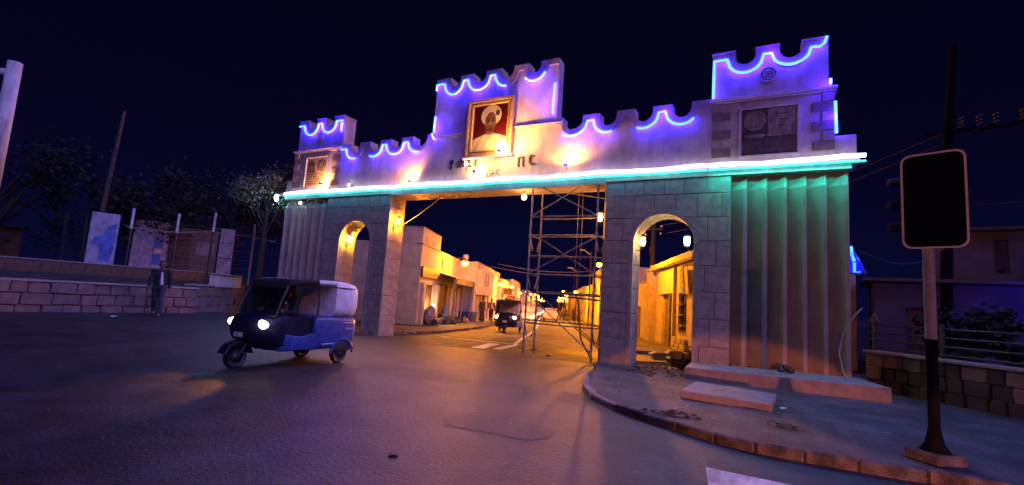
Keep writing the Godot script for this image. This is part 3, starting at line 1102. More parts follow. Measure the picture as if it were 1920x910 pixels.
func gate_lamps() -> void:
	flood(Vector3(0.72, 6.30, 0.42), Vector3(0, 0.55, -0.83), "big warm floodlight glaring at the lower right corner of the portrait", M.glare, WARM, 2.4, 0.2)
	omni(get_node("floodlight"), Vector3(0, 0, 0.05), WARM, 0.55, 0.1)
	flood(Vector3(2.86, 5.76, 0.26), Vector3(0, 0.85, -0.52), "warm floodlight under the shoulder right of the two big letters", M.warm, WARM, 0.85, 0.085)
	flood(Vector3(-7.46, 5.68, 0.26), Vector3(-0.5, 0.5, -0.7), "warm floodlight at the lower right corner of the left tower plaque", M.warm, WARM, 0.8, 0.05)
	flood(Vector3(-3.05, 5.56, 0.22), Vector3(-0.5, 0.7, -0.5), "small warm floodlight on the cornice left of the lettering", M.warm, WARM, 0.75, 0.05)
	flood(Vector3(-0.36, 5.70, 0.20), Vector3(0, 0.3, -0.95), "small warm lamp among the letters below the portrait frame", M.warm, WARM, 0.7, 0.04)
	flood(Vector3(-0.72, 5.98, 0.22), Vector3(0, 0.2, 1), "little round white lamp left below the portrait frame", M.cool, Color(1, 0.95, 0.9), 0.10, 0.06)
	flood(Vector3(-6.08, 5.56, 0.14), Vector3(0, 0.2, 1), "little round white lamp on the cornice beside the left tower", M.cool, Color(1, 0.95, 0.9), 0.06, 0.045)
	flood(Vector3(-8.75, 4.95, 0.12), Vector3(0, -0.5, 0.86), "small cold white spotlight above the left flutes", M.cool, Color(0.8, 0.9, 1), 0.22, 0.05)
	flood(Vector3(-8.38, 4.98, 0.10), Vector3(0, -0.5, 0.86), "unlit spotlight beside the cold white one above the left flutes", M.dark_metal, Color(0.8, 0.9, 1), 0.0, 0.05)
	# cold light on a bracket at the left end
	var t := thing("end_floodlight", "bright cold floodlight on a bracket at the left end of the cornice", "floodlight", Vector3(-10.25, 5.22, 0.1))
	part("lens", boxs(Vector3(0, 0, 0.03), Vector3(0.13, 0.26, 0.10), 0.02), M.cool, t)
	part("housing", boxs(Vector3(0.0, 0.16, 0.0), Vector3(0.26, 0.05, 0.2), 0.01), M.dark_metal, t)
	var sb := S()
	tube(sb, [Vector3(0.3, 0.1, -0.05), Vector3(0.0, 0.14, 0.0)], 0.02, 6)
	tube(sb, [Vector3(-0.12, 0.05, 0.0), Vector3(0.1, -0.28, 0.05)], 0.01, 5)
	part("bracket", sb, M.dark_metal, t)
	omni(t, Vector3(0, -0.02, 0.03), Color(0.45, 0.75, 1.0), 0.7, 0.05)
	wall_lantern(Vector3(-3.80, 4.16, -0.26), Vector3(1, 0, 0), "orange wall lantern on the left pier's cheek inside the roadway opening", M.sodium, Color(1.0, 0.60, 0.13), 2.8)
	wall_lantern(Vector3(3.80, 4.16, -0.26), Vector3(-1, 0, 0), "warm wall lantern on the right pier beside the scaffold", M.warm, WARM, 1.2)
	wall_lantern(Vector3(-6.24, 3.52, -0.36), Vector3(1, 0, 0), "pale wall lantern inside the left side arch", M.warm, Color(1.0, 0.72, 0.22), 1.8)
	wall_lantern(Vector3(5.05, 3.46, -0.3), Vector3(1, 0, 0), "pale wall lantern on the left jamb of the right side arch", M.warm, Color(1.0, 0.82, 0.5), 0.35)
	wall_lantern(Vector3(6.24, 3.46, -0.2), Vector3(-1, 0, 0), "glaring white lantern on the right jamb of the right side arch", M.cool, Color(1.0, 0.9, 0.62), 0.55)
	var hb := thing("hanging_bulb", "bare round bulb hanging under the lintel left of the scaffold", "lamp", Vector3(1.30, 4.86, -0.2))
	var st := S(true)
	ball(st, Vector3.ZERO, Vector3(0.085, 0.095, 0.085), 12)
	part("bulb", st, M.warm, hb)
	st = S()
	tube(st, [Vector3(0, 0.09, 0), Vector3(0, 0.3, 0)], 0.015, 6)
	tube(st, [Vector3(-0.07, 0.3, 0), Vector3(-0.05, 0.16, 0), Vector3(0.05, 0.16, 0), Vector3(0.07, 0.3, 0)], 0.01, 5)
	part("cord", st, M.dark_metal, hb)
	omni(hb, Vector3.ZERO, WARM, 0.22, 0.05)
	# three open rings hanging below the lintel
	for i in 3:
		var h := S(true)
		var x0 := -2.58 + i * 0.635
		tube(h, [Vector3(x0, 5.16, -0.3), Vector3(x0 + 0.02, 5.02, -0.3), Vector3(x0 + 0.09, 4.97, -0.3), Vector3(x0 + 0.44, 4.98, -0.3), Vector3(x0 + 0.52, 5.03, -0.3), Vector3(x0 + 0.54, 5.16, -0.3)], 0.026, 8)
		single("hanging_ring", h, M.trim, ["leftmost of the three open rings under the lintel", "middle one of the three open rings under the lintel, with a cable behind", "rightmost of the three open rings under the lintel"][i], "ring", "rings under the lintel")
	var cb := S(true)
	tube(cb, [Vector3(-3.9, 4.15, -0.7), Vector3(-3.2, 4.45, -0.6), Vector3(-2.5, 4.83, -0.5), Vector3(-2.1, 5.02, -0.4), Vector3(-1.95, 5.14, -0.35)], 0.014, 6)
	single("cable", cb, M.trim, "slack cable from the left pier lantern up to the hanging rings", "cable")
	# blue lantern behind the right end of the gate
	var bl := thing("pyramid_lantern", "blue pyramid shaped lantern with glowing tubes at the gate's right end", "lantern", Vector3(10.08, 2.83, -1.45))
	var gl := S()
	var gm := StandardMaterial3D.new()
	gm.albedo_color = Color(0.15, 0.25, 1.0, 0.35)
	gm.transparency = BaseMaterial3D.TRANSPARENCY_ALPHA
	gm.roughness = 0.6
	var apex := Vector3(-0.10, 0.78, 0)
	var bs := [Vector3(-0.17, 0, -0.17), Vector3(0.22, 0, -0.17), Vector3(0.22, 0, 0.17), Vector3(-0.17, 0, 0.17)]
	for k in 4:
		tri(gl, bs[k], bs[(k + 1) % 4], apex, (bs[k] + bs[(k + 1) % 4]))
	part("glass", gl, gm, bl)
	var fr := S()
	for k in 4:
		tube(fr, [bs[k], apex], 0.014, 5)
		tube(fr, [bs[k], bs[(k + 1) % 4]], 0.014, 5)
	part("frame", fr, M.dark_metal, bl)
	var tb := S(true)
	tube(tb, [Vector3(-0.08, 0.68, 0.02), Vector3(-0.07, 0.5, 0.02), Vector3(-0.03, 0.3, 0.02)], 0.035, 7)
	tube(tb, [Vector3(-0.02, 0.27, 0.02), Vector3(-0.02, 0.02, 0.02), Vector3(0.1, 0.03, 0.02)], 0.035, 7)
	part("glowing_tube", tb, M.tube_blue, bl)
	omni(bl, Vector3(0.0, 0.35, 0.02), Color(0.1, 0.2, 1.0), 0.35, 0.05)
	part("bracket", boxs(Vector3(-0.22, 0.2, 0.1), Vector3(0.1, 0.4, 0.06), 0.0), M.dark_metal, bl)

# ---------------------------------------------------------------- pavement, kerb, plinth right of the gate
const KERB := [[3.95, 0.25], [4.42, 1.4], [4.56, 2.7], [5.02, 4.1], [5.50, 5.0], [6.05, 5.55], [6.55, 5.88], [7.05, 6.16], [7.55, 6.42], [8.0, 6.55], [8.5, 6.58], [9.0, 6.55], [9.6, 6.50], [10.4, 6.50], [11.6, 6.7], [13.2, 7.2], [16.0, 8.4]]

func right_pavement() -> void:
	# the pavement itself, from the kerb back past the gate to the street's right side
	var poly := PackedVector2Array()
	for k in KERB:
		poly.append(Vector2(k[0], k[1]))
	poly.append_array(PackedVector2Array([Vector2(22, 9), Vector2(22, -4), Vector2(9.2, -4.5), Vector2(6.0, -2.2), Vector2(3.95, -0.9)]))
	var st := S(true)
	var idx := Geometry2D.triangulate_polygon(poly)
	for t in range(0, idx.size(), 3):
		var p: Array[Vector3] = []
		for k in 3:
			var v := poly[idx[t + k]]
			p.append(Vector3(v.x, wh(v.x, v.y), v.y))
		tri(st, p[0], p[1], p[2], Vector3.UP)
	for i in poly.size():
		var a := poly[i]
		var b := poly[(i + 1) % poly.size()]
		quad(st, Vector3(a.x, wh(a.x, a.y), a.y), Vector3(b.x, wh(b.x, b.y), b.y), Vector3(b.x, -0.4, b.y), Vector3(a.x, -0.4, a.y), Vector3(b.y - a.y, 0, a.x - b.x) * (-1.0 if not Geometry2D.is_polygon_clockwise(poly) else 1.0))
	var pv := struct("pavement", st, M.pave)
	# kerb stones, each its own
	var n := 0
	for i in range(2, KERB.size() - 1):
		var a := Vector2(KERB[i][0], KERB[i][1])
		var b := Vector2(KERB[i + 1][0], KERB[i + 1][1])
		var m := maxi(1, int(round((b - a).length() / 0.9)))
		for k in m:
			var p := a.lerp(b, float(k) / m)
			var q := a.lerp(b, float(k + 1) / m)
			var d := (q - p)
			var ang := atan2(-d.y, d.x)
			var c := (p + q) * 0.5
			var nrm := Vector2(d.y, -d.x).normalized()      # towards the pavement
			c += nrm * 0.04
			var yk := wh(c.x, c.y) - 0.055 + rng.randf_range(-0.008, 0.012)
			var bs := Basis(Vector3.UP, ang + rng.randf_range(-0.02, 0.02)) * Basis(Vector3.RIGHT, rng.randf_range(-0.04, 0.04))
			part("kerb_stone", boxs(Vector3(c.x, yk, c.y), Vector3(d.length() - 0.012, 0.15, 0.13), 0.02, bs), M.kerb_white if n < 4 else M.kerb_grey, pv)
			n += 1
	# plinth before the flutes
	var pl := PackedVector2Array([Vector2(6.42, -0.05), Vector2(6.46, 1.28), Vector2(10.25, 1.32), Vector2(10.0, 0.3), Vector2(9.9, -0.2)])
	var s2 := S()
	var xf := Transform3D(Basis(Vector3.RIGHT, Vector3(0, 0.014, 1).normalized(), Vector3(0, 1, 0)), Vector3.ZERO)
	for v in 1:
		prism(s2, pl, -0.1, 0.335, Transform3D(Basis(Vector3(1, 0.018, 0), Vector3(0, 0, 1), Vector3(0, 1, 0)), Vector3(0, -0.11, 0)), 0.012)
	single("plinth", s2, M.concrete, "low worn concrete plinth in front of the gate's right flutes", "plinth")
	var sl := S()
	box(sl, Vector3(0, 0, 0), Vector3(1.42, 0.13, 1.42), 0.012, Basis(Vector3.UP, -0.06) * Basis(Vector3.BACK, -0.015))
	var slab := single("concrete_slab", sl, M.concrete, "square concrete slab lying on the pavement before the plinth", "slab")
	slab.position = Vector3(7.53, 0.155, 3.42)
	# rubble along the foot of the flutes and litter on the pavement
	var s4 := S()
	for i in 60:
		var x := rng.randf_range(6.7, 9.9)
		var r := rng.randf_range(0.010, 0.030)
		jblob(s4, Vector3(x, 0.225 + 0.018 * x + r * 0.3, rng.randf_range(0.04, 0.22)), Vector3(r * 1.5, r * 0.8, r), i)
	single("rubble", s4, M.stone_c, "line of crumbled plaster rubble along the foot of the flutes", "rubble").set_meta("kind", "stuff")
	var s5 := S()
	for i in 3:
		jblob(s5, Vector3(8.42 + i * 0.09, 0.43 + 0.05 * (i % 2), 0.32), Vector3(0.09, 0.08, 0.08), 70 + i)
	single("rubbish_bag", s5, M.black, "small black rubbish bag on the plinth at the foot of the flutes", "bag")
	for q in [[5.55, 3.45, 0.06, 0, "white scrap halfway between the kerb tip and the slab"], [6.45, 3.0, 0.05, 0, "white scrap at the slab's left rear corner"], [6.6, 3.65, 0.035, 0, "tiny white scrap touching the slab's left edge"], [6.35, 4.6, 0.04, 1, "grey scrap at the slab's left front corner"], [7.0, 4.75, 0.035, 0, "tiny white scrap in front of the slab's middle"], [8.35, 3.75, 0.07, 0, "biggest white scrap right of the slab"], [8.5, 3.95, 0.04, 1, "grey scrap just before the biggest one right of the slab"], [8.2, 2.65, 0.04, 0, "white scrap between slab and plinth"], [5.75, 4.25, 0.04, 1, "grey scrap midway between kerb and slab"], [6.9, 5.1, 0.04, 0, "white scrap before the slab's left half"], [5.2, 3.1, 0.05, 1, "grey scrap nearest the kerb tip"], [7.45, 5.4, 0.03, 0, "tiny white scrap beside the dark sweepings"], [9.6, 4.6, 0.05, 0, "white scrap close to the traffic light's footing"], [5.9, 2.2, 0.05, 0, "white scrap before the rubbish heap"]]:
		scrap(q[0], q[1], q[2], wh(q[0], q[1]), M.white_paint if q[3] == 0 else M.kerb_grey, q[4], "litter on the right pavement")
	var heaps := [[5.75, 0.75, 0.75, 1.0, 60, "swept heap of dark rags and leaves before the right arch", M.bark], [5.7, 0.6, 0.6, 0.8, 40, "brown scraps mixed in the heap before the right arch", M.brown_paint], [6.9, 5.62, 0.45, 0.12, 26, "dark sweepings lying just behind the kerb", M.earth], [8.35, 5.2, 0.25, 0.16, 22, "crushed grey litter on the pavement in front of the slab", M.kerb_grey]]
	for hp in heaps:
		var hs := S()
		for i in hp[4]:
			var a := rng.randf() * TAU
			var d := sqrt(rng.randf())
			var x: float = hp[0] + cos(a) * d * hp[2]
			var z: float = hp[1] + sin(a) * d * hp[3]
			scrap_shape(hs, x, z, rng.randf_range(0.025, 0.075), wh(x, z) + rng.randf() * 0.03)
		single("rubbish_heap", hs, hp[6], hp[5], "rubbish").set_meta("kind", "stuff")
	scrap(4.85, 9.30, 0.07, -0.012, M.kerb_white, "grey scrap of paper lying on the road at the bottom of the picture", "")
	scrap(-8.64, 5.93, 0.15, gh(-8.64, 5.93), M.white_paint, "white paper scrap on the road by the left wall", "")
	scrap(2.30, -0.55, 0.13, 0.0, M.white_paint, "white rag on the road under the scaffold", "")
	# mended places and cracks in the road
	for q in [[1.6, 5.2, 1.5, 0.7], [5.0, 7.6, 0.9, 0.5], [-3.0, 8.6, 1.8, 0.6], [2.4, 9.6, 0.7, 0.9], [-6.0, 6.2, 1.2, 0.8]]:
		var ps := S()
		var pp: Array = []
		for k in 9:
			var a := TAU * k / 9
			pp.append(Vector2(q[0] + cos(a) * q[2] * rng.randf_range(0.75, 1.1), q[1] + sin(a) * q[3] * rng.randf_range(0.75, 1.1)))
		flat(ps, pp, 0.004)
		struct("road_patch", ps, M.patch)
	for q in [[3.2, 1.6, 5.6, 9.0], [-2.0, 4.6, 1.0, 9.8], [-7.0, 8.0, -1.0, 6.6], [0.4, 2.2, 4.2, 3.6]]:
		var cs := S()
		var a := Vector2(q[0], q[1])
		var b := Vector2(q[2], q[3])
		var nn := (b - a).orthogonal().normalized()
		var pv2 := a
		for k in 14:
			var c2: Vector2 = a.lerp(b, (k + 1) / 14.0) + nn * rng.randf_range(-0.13, 0.13)
			var w := rng.randf_range(0.003, 0.008)
			flat(cs, [pv2 - nn * w, c2 - nn * w, c2 + nn * w, pv2 + nn * w], 0.009)
			pv2 = c2
		struct("road_crack", cs, M.wire)
	# painted stripe at the bottom edge
	var zs := S()
	flat(zs, [Vector2(7.56, 7.55), Vector2(8.32, 7.55), Vector2(9.6, 7.62), Vector2(9.5, 8.6), Vector2(7.68, 8.4)], 0.004)
	struct("crossing_stripe", zs, M.road_paint)
	var gs := S()
	for i in 700:
		var gx := rng.randf_range(-8.0, 8.5)
		var gz := rng.randf_range(1.5, 11.5)
		if gx < 4.2 or gz > 7.2:
			scrap_shape(gs, gx, gz, rng.randf_range(0.006, 0.016), gh(gx, gz))
	single("road_grit", gs, M.stone_b, "loose grit scattered thinly over the road before the gate", "grit").set_meta("kind", "stuff")

func flat(st: SurfaceTool, pts: Array, y: float) -> void:
	var idx := Geometry2D.triangulate_polygon(PackedVector2Array(pts))
	for t in range(0, idx.size(), 3):
		var p: Array[Vector3] = []
		for k in 3:
			var v: Vector2 = pts[idx[t + k]]
			p.append(Vector3(v.x, gh(v.x, v.y) + y, v.y))
		tri(st, p[0], p[1], p[2], Vector3.UP)

func scrap(x: float, z: float, r: float, y: float, m: Material, label: String, group: String) -> void:
	var st := S()
	scrap_shape(st, x, z, r, y)
	single("litter_scrap", st, m, label, "litter", group)

func scrap_shape(st: SurfaceTool, x: float, z: float, r: float, y: float) -> void:
	var n := 6
	var ring: Array[Vector3] = []
	for k in n:
		var a := TAU * k / n + rng.randf_range(-0.3, 0.3)
		ring.append(Vector3(x + cos(a) * r * rng.randf_range(0.6, 1.2), y + 0.004 + rng.randf() * r * 0.5, z + sin(a) * r * rng.randf_range(0.5, 1.0)))
	var top := Vector3(x, y + r * rng.randf_range(0.35, 0.7), z)
	var bot := Vector3(x, y + 0.003, z)
	for k in n:
		tri(st, ring[k], ring[(k + 1) % n], top, Vector3.UP)
		tri(st, ring[k], ring[(k + 1) % n], bot, Vector3.DOWN)

# ---------------------------------------------------------------- the rest
func more() -> void:
	scaffold()
	street_surface()
	left_houses()
	right_houses()
	street_lamps()
	var b := make_bajaj()
	b.position = Vector3(-0.68, 0.0, 5.45)
	b.rotation.y = 0.02
	vehicles(b)
	traffic_light()
	fence_right()
	left_side()
	poles_and_wires()
	trees()
	people()

func rod(st: SurfaceTool, a: Vector3, b: Vector3, r := 0.022) -> void:
	tube(st, [a, b], r, 7)

func scaffold() -> void:
	var t := thing("scaffold_tower", "tall tube scaffold tower standing in the right of the roadway opening", "scaffold")
	var x0 := 1.64
	var x1 := 3.76
	var zf := -0.12
	var zb := -0.87
	for q in [[x0, zf], [x0, zb], [x1, zf], [x1, zb]]:
		var st := S(true)
		tube(st, [Vector3(q[0], 0.0, q[1]), Vector3(q[0], 2.6, q[1]), Vector3(q[0], 5.12, q[1])], 0.030, 8)
		for y in [1.3, 2.42, 3.62]:
			tube(st, [Vector3(q[0], y - 0.06, q[1]), Vector3(q[0], y + 0.06, q[1])], 0.040, 8)
		part("standard", st, M.steel, t)
	for y in [4.20, 3.62, 2.98, 2.42, 1.86, 0.95]:
		var s := S(true)
		rod(s, Vector3(x0, y, zf), Vector3(x1, y, zf))
		part("ledger", s, M.steel, t)
		s = S(true)
		rod(s, Vector3(x0, y + 0.06, zb), Vector3(x1, y + 0.06, zb))
		part("ledger", s, M.steel, t)
	for x in [x0, x1]:
		for y in [0.95, 2.42, 3.62]:
			var s := S(true)
			rod(s, Vector3(x, y, zf), Vector3(x, y, zb), 0.02)
			part("transom", s, M.steel, t)
			s = S(true)
			rod(s, Vector3(x, y - 0.02, zf), Vector3(x, y - 0.45, zf - 0.22), 0.016)
			part("knee_brace", s, M.steel, t)
			s = S(true)
			rod(s, Vector3(x, y - 0.02, zb), Vector3(x, y - 0.45, zb + 0.22), 0.016)
			part("knee_brace", s, M.steel, t)
	for q in [[x0, 4.20, x1 - 0.5, 5.1, zf + 0.05], [x0 + 0.35, 5.1, x1, 4.20, zf + 0.08], [x0, 3.62, x1 - 0.1, 2.45, zb - 0.05], [x0, 2.42, x1, 3.55, zf + 0.05], [x0, 1.86, x1, 0.28, zf + 0.06], [x0, 1.86, x1, 0.30, zb - 0.05], [x0 + 0.9, 5.08, x1, 4.85, zb + 0.05]]:
		var s := S(true)
		rod(s, Vector3(q[0], q[1], q[4]), Vector3(q[2], q[3], q[4]), 0.018)
		part("diagonal_brace", s, M.steel, t)
	for y in [1.80, 1.90]:
		var s := S(true)
		rod(s, Vector3(x1 - 0.95, y, zf + 0.07), Vector3(x1 + 0.2, y - 0.05, zf + 0.07), 0.03)
		part("loose_pole", s, M.steel, t)
	var s2 := S(true)
	tube(s2, [Vector3(3.15, 1.8, -0.5), Vector3(3.3, 0.6, -0.5), Vector3(3.62, 0.1, -0.5)], 0.025, 6)
	part("loose_pole", s2, M.dark_metal, t)
	# ropes hanging in the tower
	for x in [2.98, 3.12]:
		var s3 := S()
		tube(s3, [Vector3(x, 5.1, -0.6), Vector3(x + 0.02, 3.4, -0.6), Vector3(x - 0.02, 1.9, -0.6)], 0.008, 5)
		single("rope", s3, M.steel, "left one of two thin ropes hanging inside the scaffold" if x < 3.0 else "right one of two thin ropes hanging inside the scaffold", "rope", "ropes in the scaffold")

func street_surface() -> void:
	# pavements left and right of the street
	var lp := [[0.2, -4.2], [1.4, -4.0], [2.9, -3.35], [4.6, -2.75], [6.4, -2.35], [9.5, -2.0], [13.6, -1.66], [20, -1.6], [40, -1.6], [80, -1.6], [180, -1.6]]
	kerbed(lp, -7.5, "left_pavement")
	kerbed([[2.6, 4.35], [5, 4.3], [8.6, 4.3], [14, 4.35], [22, 4.45], [31, 4.55], [50, 4.5], [80, 4.45], [180, 4.4]], 9.0, "right_pavement")
	# the paler street surface that begins at the gate
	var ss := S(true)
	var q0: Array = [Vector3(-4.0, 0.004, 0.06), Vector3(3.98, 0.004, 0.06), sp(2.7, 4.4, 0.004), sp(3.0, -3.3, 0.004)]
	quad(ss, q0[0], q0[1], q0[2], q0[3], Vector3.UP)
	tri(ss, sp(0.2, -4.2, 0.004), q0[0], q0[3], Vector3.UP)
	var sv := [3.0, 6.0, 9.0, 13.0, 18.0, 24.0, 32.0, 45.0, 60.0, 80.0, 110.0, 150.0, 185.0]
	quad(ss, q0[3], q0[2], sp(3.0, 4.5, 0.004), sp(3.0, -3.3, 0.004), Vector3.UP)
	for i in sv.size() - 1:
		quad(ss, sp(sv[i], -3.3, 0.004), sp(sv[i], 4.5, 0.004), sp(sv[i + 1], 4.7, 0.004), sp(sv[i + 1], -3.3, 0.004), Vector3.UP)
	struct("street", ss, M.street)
	# painted lines: zebra bars before the gate's far side, the crooked middle line
	var st := S()
	ribbon(st, [[2.1, 1.12], [3.1, 1.07], [6.1, 1.09], [9.5, 1.2], [14, 1.28], [20, 1.26], [29.5, 1.1], [40, 0.8], [59, 0.4], [90, 0.3]], 0.075)
	struct("middle_line", st, M.road_paint)
	for q in [[0.22, 0.04, 2.32, 0.39, 0.21], [0.34, 0.67, 2.15, 1.07, 0.15], [0.2, -0.8, 2.0, -0.41, 0.13], [0.25, -1.42, 1.9, -1.07, 0.12]]:
		var s2 := S()
		ribbon(s2, [[q[0], q[1]], [q[2], q[3]]], q[4])
		struct("crossing_stripe", s2, M.road_paint if q[4] > 0.14 else M.worn_paint)
	var s4 := S()
	var p: Array = []
	for q in [[3.45, -1.9], [2.52, 1.18], [2.68, 1.25], [3.62, -1.9]]:
		var v := sp(q[0], q[1])
		p.append(Vector2(v.x, v.z))
	flat(s4, p, 0.013)
	struct("stop_line", s4, M.road_paint)
	for q in [[1.7, 2.0], [1.9, 3.0]]:
		var s3 := S()
		ribbon(s3, [[0.9, q[0]], [2.0, q[0] + 0.1]], 0.22)
		struct("crossing_stripe", s3, M.worn_paint)
	# concrete strip across the roadway under the gate
	for i in 16:      # loose kerb stones on the left pavement edge
		var s := 3.0 + i * 0.75
		var s5 := S()
		var c := sp(s, lerpf(-3.2, -1.75, clampf((s - 3.0) / 9.0, 0, 1)) + 0.03, 0.07)
		jblob(s5, c, Vector3(0.11, 0.07, 0.08) * rng.randf_range(0.6, 1.1), 200 + i)
		single("kerb_rock", s5, M.kerb_white if i > 10 else M.stone_b, "rough kerb rock along the left street edge, %s of the row" % ["first from the gate", "second from the gate", "third from the gate", "fourth from the gate", "fifth from the gate", "sixth from the gate", "seventh from the gate", "eighth from the gate", "ninth from the gate", "tenth from the gate", "eleventh from the gate", "sixth from the far end", "fifth from the far end", "fourth from the far end", "third from the far end", "last at the far end"][i], "stone", "kerb rocks along the left street edge")

func ribbon(st: SurfaceTool, pts: Array, hw: float) -> void:
	for i in pts.size() - 1:
		var a := sp(pts[i][0], pts[i][1] - hw, 0.009)
		var b := sp(pts[i][0], pts[i][1] + hw, 0.009)
		var c := sp(pts[i + 1][0], pts[i + 1][1] + hw, 0.009)
		var d := sp(pts[i + 1][0], pts[i + 1][1] - hw, 0.009)
		quad(st, a, b, c, d, Vector3.UP)

func kerbed(pts: Array, far: float, called: String) -> void:
	var st := S()
	for i in pts.size() - 1:
		var n := maxi(1, int((pts[i + 1][0] - pts[i][0]) / 6.0))
		for k in n:
			var s0: float = lerpf(pts[i][0], pts[i + 1][0], float(k) / n)
			var s1: float = lerpf(pts[i][0], pts[i + 1][0], float(k + 1) / n)
			var t0: float = lerpf(pts[i][1], pts[i + 1][1], float(k) / n)
			var t1: float = lerpf(pts[i][1], pts[i + 1][1], float(k + 1) / n)
			quad(st, sp(s0, t0, 0.12), sp(s1, t1, 0.12), sp(s1, far, 0.14), sp(s0, far, 0.14), Vector3.UP)
			quad(st, sp(s0, t0, 0.12), sp(s1, t1, 0.12), sp(s1, t1, -0.2), sp(s0, t0, -0.2), SN * signf(-far))
	var a: Array = pts[0]
	quad(st, sp(a[0], a[1], 0.12), sp(a[0], far, 0.14), sp(a[0], far, -0.2), sp(a[0], a[1], -0.2), -SD)
	struct(called, st, M.pave)

# a wall in the plane z = 0 of parent, x0..x1, y0..y1, with rectangular openings [x0, y0, x1, y1]
func pierced(st: SurfaceTool, x0: float, x1: float, y0: float, y1: float, ops: Array, th := 0.25) -> void:
	var xs: Array = [x0, x1]
	for o in ops:
		xs.append(o[0])
		xs.append(o[2])
	xs.sort()
	for i in xs.size() - 1:
		if xs[i + 1] - xs[i] < 0.01:
			continue
		var xm: float = (xs[i] + xs[i + 1]) * 0.5
		var ys: Array = [[y0, y1]]
		for o in ops:
			if xm > o[0] and xm < o[2]:
				var nw: Array = []
				for q in ys:
					if o[1] >= q[1] or o[3] <= q[0]:
						nw.append(q)
						continue
					if o[1] - q[0] > 0.01:
						nw.append([q[0], o[1]])
					if q[1] - o[3] > 0.01:
						nw.append([o[3], q[1]])
				ys = nw
		for q in ys:
			box(st, Vector3(xm, (q[0] + q[1]) * 0.5, -th * 0.5), Vector3(xs[i + 1] - xs[i], q[1] - q[0], th))

# left: +1 faces right, right: -1 faces left. x runs along the facade
func house(label: String, s0: float, t: float, side: int, length: float, height: float, depth: float, m: Material, ops: Array, roof := "flat", door_m: Material = null, called := "street_house") -> Node3D:
	var st_s := s0 if side > 0 else s0 + length
	var pos := sp(st_s, t)
	pos.y = gh(pos.x, pos.z) - 0.05 - 0.015 * length * (0 if side < 0 else 1)
	var up := 0.05 + 0.015 * length * (0 if side < 0 else 1)
	var h := thing(called, label, "house", pos, atan2(SN.x * side, SN.z * side))
	var st := S()
	var oo: Array = []
	for o in ops:
		oo.append([o[0], o[1] + up, o[2], o[3] + up])
	pierced(st, 0.0, length, -0.3, height + up, oo)
	box(st, Vector3(0.125, (height + up - 0.3) * 0.5, -0.25 - depth * 0.5), Vector3(0.25, height + up + 0.3, depth))
	box(st, Vector3(length - 0.125, (height + up - 0.3) * 0.5, -0.25 - depth * 0.5), Vector3(0.25, height + up + 0.3, depth))
	box(st, Vector3(length * 0.5, (height + up - 0.3) * 0.5, -depth - 0.1), Vector3(length - 0.5, height + up + 0.3, 0.2))
	var w := part("wall", st, m, h)
	var rf := S()
	box(rf, Vector3(length * 0.5, height + up - 0.25, -depth * 0.5), Vector3(length - 0.5, 0.1, depth - 0.3))
	part("roof", rf, M.concrete, h)
	part("coping", boxs(Vector3(length * 0.5, height + up + 0.02, -0.12), Vector3(length + 0.04, 0.05, 0.34), 0.012), M.concrete, w)
	var dm: Material = door_m if door_m else M.brown_paint
	var boards := [M.brown_paint, M.kerb_white, M.concrete, M.gold]
	for o in oo:
		var cx: float = (o[0] + o[2]) * 0.5
		var cy: float = (o[1] + o[3]) * 0.5
		var ww: float = o[2] - o[0]
		var hh: float = o[3] - o[1]
		if o[1] < up + 0.4:
			var d := part("door", boxs(Vector3(cx, cy, -0.17), Vector3(ww - 0.02, hh - 0.02, 0.06)), dm, h)
			var ds := S()
			for k in 3:
				box(ds, Vector3(cx + (k - 1) * ww * 0.3, cy, -0.135), Vector3(ww * 0.24, hh * 0.9, 0.025), 0.006)
			part("door_panel", ds, dm, d)
			if s0 > 21.0 and rng.randf() < 0.6:
				part("shop_sign", boxs(Vector3(cx, o[3] + 0.32, 0.08), Vector3(ww + rng.randf_range(0.1, 0.7), 0.42, 0.06), 0.012, Basis(Vector3.RIGHT, 0.12)), boards[rng.randi() % 4], h)
			if s0 > 21.0 and rng.randf() < 0.35:
				part("canopy", boxs(Vector3(cx, o[3] + 0.06, 0.45), Vector3(ww + 0.5, 0.03, 0.9), 0.0, Basis(Vector3.RIGHT, 0.2)), M.concrete, h)
		else:
			var p := part("window", boxs(Vector3(cx, cy, -0.19), Vector3(ww - 0.02, hh - 0.02, 0.04)), M.black, h)
			var fr := S()
			for q in [[cx, o[1] + 0.03, ww, 0.06], [cx, o[3] - 0.03, ww, 0.06], [o[0] + 0.03, cy, 0.06, hh - 0.12], [o[2] - 0.03, cy, 0.06, hh - 0.12], [cx, cy, 0.04, hh - 0.12]]:
				box(fr, Vector3(q[0], q[1], -0.13), Vector3(q[2], q[3], 0.06))
			part("frame", fr, dm, p)
	return h

